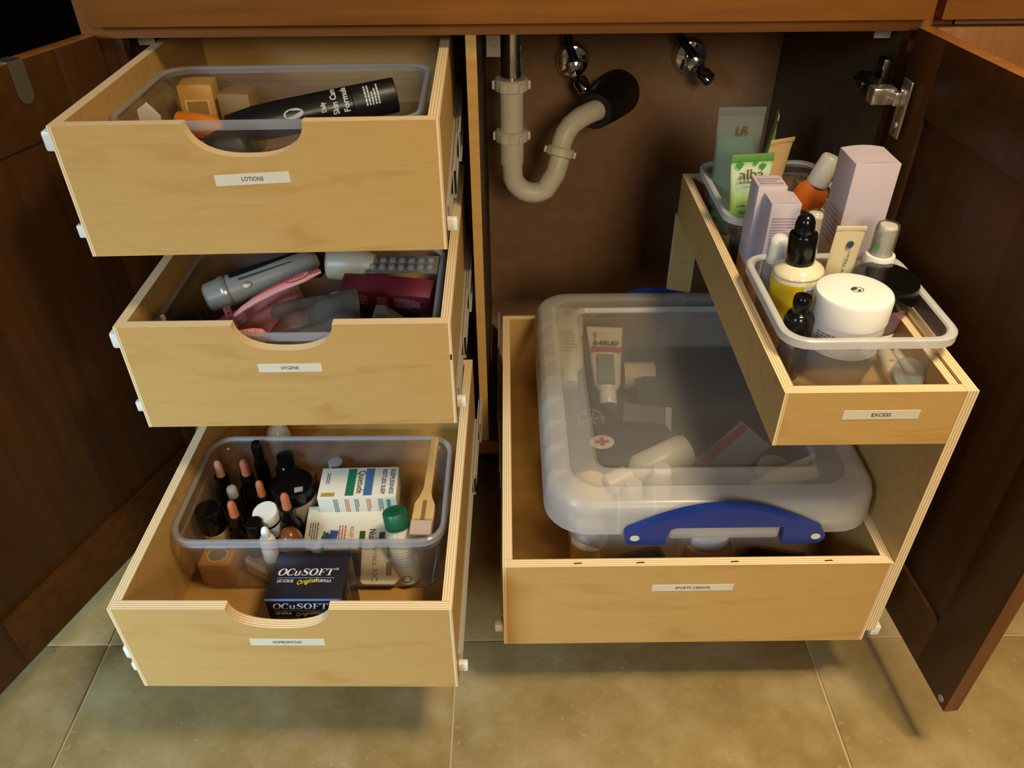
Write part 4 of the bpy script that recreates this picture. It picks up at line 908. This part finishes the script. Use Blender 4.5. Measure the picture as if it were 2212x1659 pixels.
on_tube(o, .0225, .1)
g = G(); g.add([(.0125*math.cos(2*PI*j/24), .0065*math.sin(2*PI*j/24), 0) for j in range(24)], [tuple(range(24))]); o = g.obj('oval_mark', mat('oval_grey', '#a9aca4', .5), bo)
for v in o.data.vertices: v.co.x += .088
on_tube(o, .0224, .30)
t = thing('compact_case', 'black rounded pouch beside the black lotion tube', 'case', (.128, .140, Z1), (0, 0, .35))
g = G(); L = [[(x*k_, y*k_, z) for x, y in rr(.030, .024, .014)] for k_, z in ((.8, 0), (1, .012), (1, .045), (.8, .066), (.3, .074))]
g.loft(L); g.obj('pouch', mat('black_pouch', '#15120f', .5), t, 50)
t, hx, hy, h = carton('cosmetic_box', 'amber cardboard box with framed square in the LOTIONS bin', .034, .262, .078, .298, Z1, -.036, mat('amber_card', '#bf8f45', .5), rz=.08)
g = G(); loops = [[(s_*x, 0, s_*y) for x, y in ((-.016, -.014), (.016, -.014), (.016, .014), (-.016, .014))] for s_ in (1, .84)]
g.loft(loops, False, False, M=Matrix.Translation((0, -hy-.0003, h*.64))); g.obj('frame_print', mat('pale_frame', '#dcb878', .5), t)
g = G(); g.box(-.013, -hy-.0003, h*.64-.0115, .013, -hy+.0001, h*.64+.0115); g.obj('square_print', mat('dull_square', '#a07a44', .5), t)
t = thing('price_card', 'small white folded card at the left end of the LOTIONS bin', 'card', (.034, .155, Z1), (.1, .08, .1))
g = G(); g.prism([(-.012, 0), (.013, 0), (.012, .092), (-.001, .108), (-.013, .099)], -.001, .001, 'xz'); g.obj('card', mat('card_white', '#d9cfba', .5), t)
t = thing('lotion_bottle', 'orange bottle lying at the notch of the LOTIONS drawer', 'bottle', mtx=frame((.046, .205, -.066), (0, 0, 1), (1, -.12, -.12)))
g = G(); g.lathe([(.008, 0), (.014, .004), (.0155, .02), (.0150, .052), (.009, .060), (.008, .070), (.0005, .072)], 22); g.obj('bottle', mat('bright_orange', '#d77a22', .35), t, 40)
t = thing('supply_box', 'low box the orange bottle rests on', 'box', (.100, .200, Z1), (0, 0, .1))
g = G(); g.rbox(-.055, -.022, 0, -.002, .022, .044, .001); g.obj('carton', MATS['amber_card'], t)
t, hx, hy, h = carton('cosmetic_box', 'dark amber tall carton at the back of the LOTIONS bin', .086, .262, .128, .298, Z1, -.048, mat('dusky_amber', '#8a6a3a', .55), rz=-.05)

# ---------- HYGENE drawer
Z2 = D2F+.0022
# epilator / clipper handset
t = thing('hair_clipper', 'grey and black hair clipper handset at the back of the HYGENE bin', 'clipper', mtx=frame((.056, .128, -.282), (.25, -.55, .35), (.92, .42, .16)))
gry = mat('handset_grey', '#8f8c80', .4)
L = [[(x, y, z) for x, y in ell(a, b, 26)] for a, b, z in ((.018, .014, 0), (.027, .020, .004), (.0285, .022, .030), (.027, .021, .05), (.0255, .020, .10), (.022, .018, .145), (.010, .009, .160))]
g = G(); g.loft(L); hc = g.obj('housing', gry, t, 45)
g = G(); L = [[(x, y, z) for x, y in ell(a, b, 26)] for a, b, z in ((.0290, .0225, .024), (.0298, .0232, .026), (.0298, .0232, .031), (.0290, .0225, .033))]; g.loft(L, False, False); g.obj('ring', mat('silver_ring', '#b4b0a2', .3, .6), t, 40)
def shell(a0, a1, z0, z1, ra, rb, off):
    g = G(); vs = []; n = 14; m = 10
    for i in range(m+1):
        z = z0+(z1-z0)*i/m; a_ = .0285-(.0285-.0225)*max(0, (z-.03)/.115); b_ = a_*.79
        sp = 1 - .5*(i/m)**2
        for j in range(n+1):
            an = (a0+a1)/2 + (a1-a0)/2*sp*(-1+2*j/n); vs.append(((a_+off)*math.cos(an), (b_+off)*math.sin(an), z))
    g.add(vs, [(i*(n+1)+j, i*(n+1)+j+1, (i+1)*(n+1)+j+1, (i+1)*(n+1)+j) for i in range(m) for j in range(n)]); return g
shell(-2.5, -.70, .040, .150, 0, 0, .0012).obj('black_grip', mat('grip_black', '#15171a', .5), hc, 40)
g = shell(-.50, -.36, .050, .125, 0, 0, .0010); g.obj('dark_stripe', mat('stripe_dark', '#3f3e40', .5), hc, 40)
g = G(); g.lathe([(.0042, 0), (.0038, .0018), (.0005, .002)], 16, M=frame((.0262*math.cos(.05), .0207*math.sin(.05), .058), (0, 0, 1), (math.cos(.05), math.sin(.05), 0)) @ Matrix.Diagonal((1.6, 1, 1, 1))); g.obj('button', blackpl, hc, 40)
t = thing('hair_dryer', 'pale bottle-shaped device lying under the LOTIONS drawer edge', 'device', mtx=frame((.205, .215, -.275), (0, 0, 1), (.95, -.12, .02)))
g = G(); g.lathe([(.012, 0), (.023, .006), (.025, .03), (.023, .06), (.016, .075), (.0005, .080)], 26); g.obj('housing', mat('pale_grey_device', '#a9a48c', .4), t, 45)
g = G(); g.lathe([(.017, 0), (.021, .002), (.0215, .020), (.012, .026)], 24, c=(0, 0, -.028)); g.obj('base', mat('dark_base', '#23241f', .5), t, 40)
# pink pouch bag
pinkbag = clear('pink_bag', '#e2a8a0', .62, .2, .4, '#c4736a')
def pillow(name, label, cat, M, w, d, h, m, part='bag', n=12, wr=.0015, seed=1, pinch=.5):
    rnd = random.Random(seed); t = thing(name, label, cat, mtx=M); g = G()
    N = n+1; ph = [rnd.uniform(0, 6) for _ in range(6)]
    def top(u, v): return h*max(0, (1-abs(u)**3.0))**.6*max(0, (1-abs(v)**3.0))**.6 + wr*(math.sin(7*u+ph[0]+3*v)+math.sin(9*v+ph[1]-4*u))*(1-abs(u)**4)*(1-abs(v)**4)
    up = []; dn = []
    for j in range(N):
        for i in range(N):
            u = -1+2*i/n; v = -1+2*j/n; x = w/2*u*(1-.04*v*v); y = d/2*v*(1-.04*u*u)
            up.append((x, y, .0006+top(u, v))); dn.append((x, y, -.0006-.25*top(u, v)))
    q = [(j*N+i, j*N+i+1, (j+1)*N+i+1, (j+1)*N+i) for j in range(n) for i in range(n)]
    g.add(up, q); g.add(dn, [f[::-1] for f in q])
    rim = [i for i in range(N)] + [j*N+n for j in range(1, N)] + [n*N+i for i in range(n-1, -1, -1)] + [j*N for j in range(n-1, 0, -1)]
    for a, b in zip(rim, rim[1:]+rim[:1]): g.f.append((a, b, b+N*N, a+N*N)); g.m.append(0)
    g.obj(part, m, t, 60); return t
pillow('razor_pouch', 'crinkled pink plastic pouch across the HYGENE bin', 'pouch', frame((.128, .088, -.300), (.93, .30, .22), (-.20, -.22, .8)), .150, .085, .014, mat('pink_film', '#b3706a', .25, mottle='#a5625e', mscale=30), seed=3)
# pink razor
rz_ = thing('razor', 'pink disposable razor with red grip lying on the bags', 'razor', mtx=frame((.135, .075, -.262), (.88, .42, .10), (-.10, -.35, .9)))
pk = mat('pink_plastic', '#e09a94', .35); rd = mat('red_grip', '#b8443c', .45)
path = [(-.024, -.004, 0), (-.010, .001, .001), (.010, .0035, .003), (.040, .005, .004), (.075, .0055, .004), (.100, .0045, .003)]
def flat_tube(pts, ws, hs, m, name, parent):
    L = []
    for (x, y, z), w_, h_ in zip(pts, ws, hs): L.append([(x, y+w_*math.cos(2*PI*j/16), z+h_*math.sin(2*PI*j/16)) for j in range(16)])
    g = G(); g.loft(L); return g.obj(name, m, parent, 60)
hd = flat_tube(path, [.0028, .0042, .0055, .0062, .0085, .0040], [.0025, .0035, .0042, .0045, .0042, .002], pk, 'handle', rz_)
flat_tube([(.006, .0052, .0072), (.030, .0075, .0084), (.055, .0085, .0086), (.062, .0085, .0078)], [.0006, .0020, .0030, .0012], [.0006, .0012, .0012, .0006], rd, 'grip_inlay', hd)
g = G(); L = [[(.070+(.017-k_)*math.cos(2*PI*j/30), .0055+(.0062-k_)*math.sin(2*PI*j/30), .0088) for j in range(30)] for k_ in (0, .0018)]; g.loft(L, False, False); g.obj('oval_ring', rd, hd)
text('TWIN', .006, rd, hd, tm(.069, .0055, .0089, 0), width=.017)
for k in range(4):
    g = G(); g.rbox(.086+.0035*k, .0015, .0070-.0004*k, .0875+.0035*k, .0085, .0080-.0004*k, .0003); g.obj('grip_ridge', rd, hd)
hm = mat('razor_head_rose', '#a2524c', .4)
g = G(); g.rbox(-.034, -.024, -.004, -.024, .016, .003, .002); rh = g.obj('razor_head', hm, rz_, 40)
for k in range(4):
    g = G(); g.rbox(-.031, -.019+.009*k, .0028, -.0275, -.014+.009*k, .0036, .0004); g.obj('slot', mat('slot_rose', '#7c3a36', .5), rh)
rz2 = thing('razor', 'second pink razor handle tip inside the clear bag at the notch', 'razor', mtx=frame((.139, .030, -.276), (1, .1, .0), (0, -.55, .8)))
h2 = flat_tube([(-.03, 0, 0), (-.012, 0, .001), (.008, 0, .002), (.020, 0, .001), (.024, 0, 0)], [.003, .006, .0075, .0055, .001], [.0025, .004, .004, .003, .0008], pk, 'handle', rz2)
for k in range(4):
    g = G(); g.rbox(-.004+.005*k, -.004, .0052-.0002*k, -.002+.005*k, .004, .0062-.0002*k, .0003); g.obj('grip_ridge', mat('pink_ridge', '#d07c72', .45), h2)
# clear zip bag
zb = pillow('zip_bag', 'clear zip bag slumped at the notch of the HYGENE drawer', 'bag', frame((.214, .066, -.288), (.97, .10, .12), (-.08, -.40, .9)), .125, .100, .012, clear('smoky_bag', '#d8d2c8', .22, .12, .6, '#b9b2a6'), seed=5, wr=.0042)
g = G(); g.rbox(-.061, -.0400, .004, .061, -.0385, .0060, .0006); g.rbox(-.061, -.0345, .0050, .061, -.0335, .0066, .0004); g.obj('zip_strip', clear('zip_strip', '#e2e0d8', .35, .2, .5), zb)
pillow('wipe_packet', 'grey-green foil packet under the zip bag', 'packet', frame((.215, .062, -.315), (1, .05, 0), (0, -.2, 1)), .120, .100, .010, mat('grey_foil', '#857e70', .35, mottle='#a3a088', mscale=25), seed=8)
t = thing('lime_packet', 'lime green packet corner beside the zip bag', 'packet', (.282, .052, -.305), (.5, .2, .1))
g = G(); g.prism([(-.02, -.02), (.012, -.02), (.004, .016), (-.02, .024)], 0, .004, 'xy'); g.obj('packet', mat('lime', '#7aa32c', .4), t)
# maroon carton
t = thing('hair_color_box', 'long maroon carton with white print along the back right', 'box', mtx=frame((.298, .172, -.295), (1, -.10, -.13), (0, -.38, .92)))
mar = mat('maroon_card', '#5c1a24', .42)
g = G(); g.rbox(-.064, -.016, -.03, .064, .016, .012, .0008); g.obj('carton', mar, t, 30)
mp_ = mat('maroon_print', '#b07a78', .6)
for k, x in enumerate((-.045, -.006, .030)): lines(t, mp_, fm(x, -.0161, -.007) , .036 if k != 1 else .016, .022, 6, seed=60+k, bar=.3)
# blister packs and clear dispenser
def blister(name, label, M, nx, ny, p, m):
    t = thing(name, label, 'blister pack', mtx=M); g = G(); g.rbox(-nx*p/2-.004, -ny*p/2-.004, -.0006, nx*p/2+.004, ny*p/2+.004, 0, .0002); g.obj('foil', mat('foil_silver', '#8f877a', .3, .6), t)
    for i in range(nx):
        for j in range(ny):
            g = G(); g.lathe([(p*.42, 0), (p*.40, p*.22), (p*.26, p*.36), (.0003, p*.40)], 12, c=((i-nx/2+.5)*p, (j-ny/2+.5)*p, 0)); g.obj('blister', m, t, 50)
blister('blister_pack', 'clear blister strip lying on the maroon carton', frame((.318, .196, -.268), (1, -.03, -.03), (0, -.3, 1)), 7, 2, .0135, clear('blister_clear', '#e0d8cc', .25, .08, .9))
dsp = thing('floss_dispenser', 'clear plastic dispenser clamshell standing at the right of the HYGENE bin', 'dispenser', mtx=frame((.318, .072, -.318), (1, -.15, -.15), (.0, -.30, 1)))
g = G(); L = [[(x, y, z) for x, y in pts] for pts, z in ((rr(.030, .014, .006), 0), (rr(.028, .013, .006, 5, -.001), .030), (rr(.016, .009, .005, 5, -.008), .052), (rr(.007, .005, .003, 5, -.012), .066))]
g.loft(L); g.obj('shell', clear('clamshell', '#c9c2ae', .28, .12, .9, '#a59d88'), dsp, 40)
g = G(); g.rbox(-.019, -.006, .012, -.004, .006, .036, .004); g.obj('dark_insert', mat('dark_insert', '#2a271f', .5), dsp, 40)
for k in range(4):
    g = G(); g.rbox(.004, -.0145, .010+.008*k, .014, -.0128, .0135+.008*k, .0006, M=Matrix.Rotation(-.25, 4, 'Y')); g.obj('spring_coil', mat('coil_yellow', '#b3a76c', .4), dsp)
t = thing('cap_piece', 'clear ribbed cap lying right of the clamshell dispenser', 'cap', (.353, .060, -.318), (0, .3, 0))
g = G(); g.lathe([(.011, 0), (.012, .002), (.0115, .022), (.009, .026), (.0005, .027)], 18); g.obj('cap', MATS['clamshell'], t, 40)
t = thing('applicator_stick', 'short cream stick upright at the left of the HYGENE bin', 'stick', (.0300, .050, Z2))
g = G(); g.lathe([(.0032, 0), (.0034, .002), (.0034, .108), (.0028, .111), (.0005, .112)], 12); g.obj('stick', mat('ivory_stick', '#d8cba4', .4), t, 40)
t = thing('note_card', 'white card with tan end tucked behind the HYGENE front', 'card', mtx=frame((.092, .012, -.258), (1, .05, .22), (0, -1, .35)))
g = G(); g.rbox(-.034, -.026, -.0008, .021, .004, .0008, .0003); g.obj('card', mat('card_bluewhite', '#d0d0cc', .5), t)
g = G(); g.rbox(.0212, -.026, -.0009, .034, .005, .0009, .0003); g.obj('tan_end', mat('card_tan', '#c4aa74', .5), t)
t = thing('plastic_pouch', 'dull grey plastic pouch at the left wall of the HYGENE bin', 'pouch', (.042, .085, Z2), (0, .2, .5))
g = G(); g.loft([at_z(rr(.014, .026, .008), 0), at_z(rr(.016, .028, .008), .03), at_z(rr(.010, .026, .005), .066), at_z(rr(.002, .022, .001), .082)]); g.obj('pouch', mat('grey_pouch', '#4a4438', .45), t, 40)
pillow('makeup_pouch', 'dark wash bag filling the bottom of the HYGENE bin', 'pouch', frame((.19, .135, Z2+.010), (1, 0, 0), (0, 0, 1)), .30, .19, .038, mat('dark_fabric', '#1c1715', .7), seed=11)

# ---------- latch box contents
ZL = LB+.0038
def lie(x, y, z, d, up=(0, 0, 1)): return frame((x, y, z), up, d)
M = frame((.572, .275, -.545), (1, .02, -.10), (.02, 1, .38))
wt = mat('tube_white', '#e2d6b8', .4)
t = squeeze_tube('ointment_tube', 'long white tube with dark tick at the left of the latch box', M, .058, .030, .165, wt, whiteglossy, .022, .014, crimp=.010)
g = G(); g.box(-.004, -.0032, .145, .001, -.0024, .157); g.obj('tick_mark', ink, t)
lines(t, mat('tan_print', '#9c8a68', .6), fm(0, -.0135, .085), .03, .05, 7, seed=70)
M = frame((.633, .225, -.552), (1, -.04, -.12), (.02, 1, .52))
t = squeeze_tube('pain_relief_tube', 'white tube lettered B-RELIEF with red band in the latch box', M, .062, .034, .150, wt, whiteglossy, .022, .015, crimp=.008, taper=.7)
def ontube(y, z): return Matrix.Translation((.0, y, z)) @ Matrix.Rotation(-.12, 4, 'X') @ FRONT
text('B-RELIEF', .013, ink, t, ontube(-.0112, .112), width=.044, bold=.0003)
g = G(); g.box(-.027, -.0022, .0, .025, -.0004, .0075, M=Matrix.Translation((0, -.0115, .096)) @ Matrix.Rotation(-.12, 4, 'X')); g.obj('red_band', mat('red_band', '#b8443c', .5), t)
text('T', .014, mat('red_logo', '#c05048', .5), t, Matrix.Translation((-.018, -.0085, .1285)) @ Matrix.Rotation(-.12, 4, 'X') @ FRONT, bold=.0004)
g = G(); g.box(-.018, -.0023, -.03, .010, -.0004, .026, M=Matrix.Translation((0, -.0150, .062)) @ Matrix.Rotation(-.05, 4, 'X')); g.obj('grey_panel', mat('grey_panel', '#7c8478', .5), t)
t = thing('ace_bandage', 'rolled tan bandage lying behind the relief tube', 'bandage', mtx=lie(.668, .312, -.555, (1, 0, 0)))
g = G(); g.lathe([(.018, 0), (.024, .0005), (.024, .054), (.018, .0545)], 26); g.obj('roll', mat('tan_cotton', '#d6c08e', .7), t, 40)
t = thing('tape_reel', 'black round reel with pale spokes at the left of the latch box', 'reel', mtx=frame((.598, .170, -.548), (1, 0, 0), (.0, -.35, 1)))
g = G(); g.lathe([(.030, 0), (.037, .001), (.037, .014), (.030, .016), (.012, .0165), (.0005, .0165)], 32); g.obj('disc', mat('reel_black', '#1d1b1f', .5), t, 40)
g = G(); loops = [[(a*math.cos(2*PI*j/28), a*math.sin(2*PI*j/28), .0167) for j in range(28)] for a in (.0205, .0185)]; g.loft(loops, False, False); g.obj('ring_mark', mat('reel_grey', '#8d8884', .5), t)
for k in range(3):
    g = G(); g.box(-.019, -.0009, .0166, .019, .0009, .0169, M=Matrix.Rotation(k*PI/3+.2, 4, 'Z')); g.obj('spoke_mark', MATS['reel_grey'], t)
fa = pillow('first_aid_pouch', 'dark navy pouch with a red cross badge in the latch box', 'pouch', frame((.640, .122, -.570), (1, .05, -.02), (0, -.15, 1)), .200, .120, .036, mat('navy_nylon', '#262433', .6), seed=15)
g = G(); g.lathe([(.0190, 0), (.0190, .0012), (.018, .0018)], 28, M=Matrix.Translation((-.030, -.004, .0375)) @ Matrix.Diagonal((1, .72, 1, 1))); bd = g.obj('badge', mat('badge_white', '#e0d8c4', .5), fa, 40)
rc = mat('cross_red', '#c4423c', .5)
g = G(); a_, b_ = .0105, .0035
g.prism([(x-.030, y*.78-.004) for x, y in ((-b_, -a_), (b_, -a_), (b_, -b_), (a_, -b_), (a_, b_), (b_, b_), (b_, a_), (-b_, a_), (-b_, b_), (-a_, b_), (-a_, -b_), (-b_, -b_))], .0390, .0396, 'xy'); g.obj('cross', rc, bd)
t = thing('gauze_packet', 'grey printed packet with white end behind the navy pouch', 'packet', mtx=frame((.690, .185, -.545), (1, -.12, -.10), (.0, -.30, 1)))
g = G(); g.rbox(-.038, -.020, 0, .030, .020, .006, .001); g.obj('packet', mat('grey_packet', '#5d5a60', .5, mottle='#726c6c', mscale=120), t)
g = G(); g.rbox(.0302, -.030, 0, .040, .020, .007, .001); g.obj('white_end', card, t)
t = thing('medicine_bottle', 'white bottle with printed label lying across the latch box front', 'bottle', mtx=lie(.606, .008, -.527, (1, .40, .22)))
g = G(); g.lathe([(.014, 0), (.0165, .002), (.0170, .034), (.012, .036), (.012, .040), (.023, .050), (.0245, .056), (.0245, .126), (.022, .133), (.0005, .135)], 30); b_ = g.obj('bottle', mat('pearl_white', '#ded2b8', .35), t, 40)
wrap_lines(b_, mat('dim_print', '#8b8676', .6), .0247, .062, .12, 2.2, 4.6, 6, 9)
t = thing('gauze_roll', 'round cream gauze pad at the front left of the latch box', 'roll', mtx=frame((.585, .014, -.555), (1, 0, 0), (-.1, -.45, 1)))
g = G(); g.lathe([(.030, 0), (.034, .003), (.034, .022), (.030, .026), (.0005, .0275)], 30); g.obj('roll', mat('gauze_cream', '#dcc08a', .7), t, 40)
def cap_bottle(name, label, x, y, zt, r, h, m, capm=None):
    t = thing(name, label, 'bottle', (x, y, zt-h-.018))
    g = G(); g.lathe([(r*1.2, 0), (r*1.3, .002), (r*1.3, h-.008), (r*.8, h)], 22); g.obj('bottle', m, t, 40)
    g = G(); g.lathe([(r, h), (r, h+.015), (r*.9, h+.018), (.0005, h+.018)], 20); g.obj('cap', capm or whiteglossy, t, 40)
cap_bottle('capped_bottle', 'upright bottle with white cap left of the blue handle', .6365, -.028, -.487, .0125, .15, mat('grey_bottle', '#a9a294', .4))
cap_bottle('capped_bottle', 'upright bottle with taller white cap behind the blue handle', .677, -.010, -.476, .0135, .16, cream)
t = thing('bandage_packet', 'white packet with slanting red stripe under the raised tray', 'packet', mtx=frame((.806, .105, -.550), (.80, .55, .10), (-.25, -.35, .9)))
g = G(); g.rbox(-.050, -.040, 0, .050, .022, .008, .002); g.obj('packet', mat('pale_packet', '#a9a48e', .5, mottle='#7f8170', mscale=60), t)
g = G(); g.box(-.050, .004, .0082, .046, .016, .0087); g.obj('red_stripe', mat('stripe_red', '#a83a40', .5), t)
lines(t, mat('dim_print', '#8b8676', .6), tm(0, -.018, .0082), .08, .026, 6, seed=81)
t = thing('ointment_tin', 'pale blue cap in the middle of the latch box', 'tin', (.812, .045, -.575), (.2, 0, 0))
g = G(); g.lathe([(.014, 0), (.017, .003), (.017, .036), (.014, .040), (.0005, .041)], 24); g.obj('tin', mat('pale_blue', '#7ba0ac', .4), t, 40)
t = thing('tape_roll', 'white cylinder standing right of the pale blue cap', 'roll', (.850, .048, -.585), (.1, .1, 0))
g = G(); g.lathe([(.022, 0), (.024, .002), (.024, .062), (.021, .065), (.0005, .066)], 26); g.obj('roll', mat('roll_cream', '#cfc2a0', .5), t, 40)
M = frame((.862, .012, -.500), (.1, 1, .5), (1, .38, .18)); 
t = squeeze_tube('ointment_tube', 'white tube with dark tick lying under the lid at the right', frame((.812, -.004, -.520), (.1, .45, .9), (1, .30, .15)), .036, .024, .100, wt, whiteglossy, .014, .010, crimp=.007)
g = G(); g.box(-.004, -.0060, .070, .0, -.0045, .078); g.obj('tick_mark', ink, t)
t = thing('inner_case', 'hazy flat plastic case at the back of the latch box', 'case', (.790, .295, -.600), (-.06, 0, 0))
g = G(); g.loft([at_z(rr(.095, .085, .015), 0), at_z(rr(.100, .090, .018), .045), at_z(rr(.105, .095, .02), .046), at_z(rr(.105, .095, .02), .054), at_z(rr(.090, .080, .015), .058)]); g.obj('case', clear('case_haze', '#c8c4bc', .30, .3, .4, '#8f8c88'), t, 40)
pillow('gauze_bag', 'brown soft bag filling the far end of the latch box', 'bag', frame((.66, .345, -.640), (1, 0, 0), (0, 0, 1)), .16, .13, .060, mat('brown_soft', '#7a6040', .7), seed=18)
pillow('cloth_bag', 'dark cloth bag under the things in the latch box', 'bag', frame((.74, .12, -.648), (1, 0, 0), (0, 0, 1)), .30, .26, .050, mat('dark_cloth', '#3a352f', .7), seed=19)
t = thing('cream_jar', 'peach round jar seen through the box front under the handle', 'jar', (.745, -.045, ZL))
g = G(); g.lathe([(.034, 0), (.037, .003), (.037, .085), (.030, .092)], 30); g.obj('jar_body', mat('peach_jar', '#d2ac82', .4), t, 40)
g = G(); g.lathe([(.033, .092), (.033, .108), (.0005, .109)], 28); g.obj('lid', whiteglossy, t, 40)
t = thing('pill_bottle', 'cream bottle seen through the left of the box front', 'bottle', (.580, -.040, ZL))
g = G(); g.lathe([(.024, 0), (.026, .003), (.026, .080), (.018, .088)], 26); g.obj('bottle', mat('cream_pill', '#cdb48c', .4), t, 40)
g = G(); g.lathe([(.020, .088), (.020, .105), (.0005, .106)], 24); g.obj('cap', whiteglossy, t, 40)
t = thing('dark_pouch', 'black pouch seen through the right of the box front', 'pouch', (.840, -.046, ZL), (0, 0, .1))
g = G(); g.loft([at_z(rr(.050, .020, .010), 0), at_z(rr(.052, .022, .010), .05), at_z(rr(.040, .014, .008), .082), at_z(rr(.02, .004, .002), .095)]); g.obj('pouch', mat('pouch_black', '#1c1a18', .6), t, 40)
t = thing('eye_mask', 'dark grey bundle seen through the box front left of the handle', 'bundle', (.652, -.048, ZL), (0, 0, -.1))
g = G(); g.loft([at_z(rr(.036, .016, .010), 0), at_z(rr(.038, .018, .010), .05), at_z(rr(.026, .012, .008), .088)]); g.obj('bundle', mat('grey_bundle', '#4e4a46', .6, mottle='#6f6254', mscale=40), t, 40)
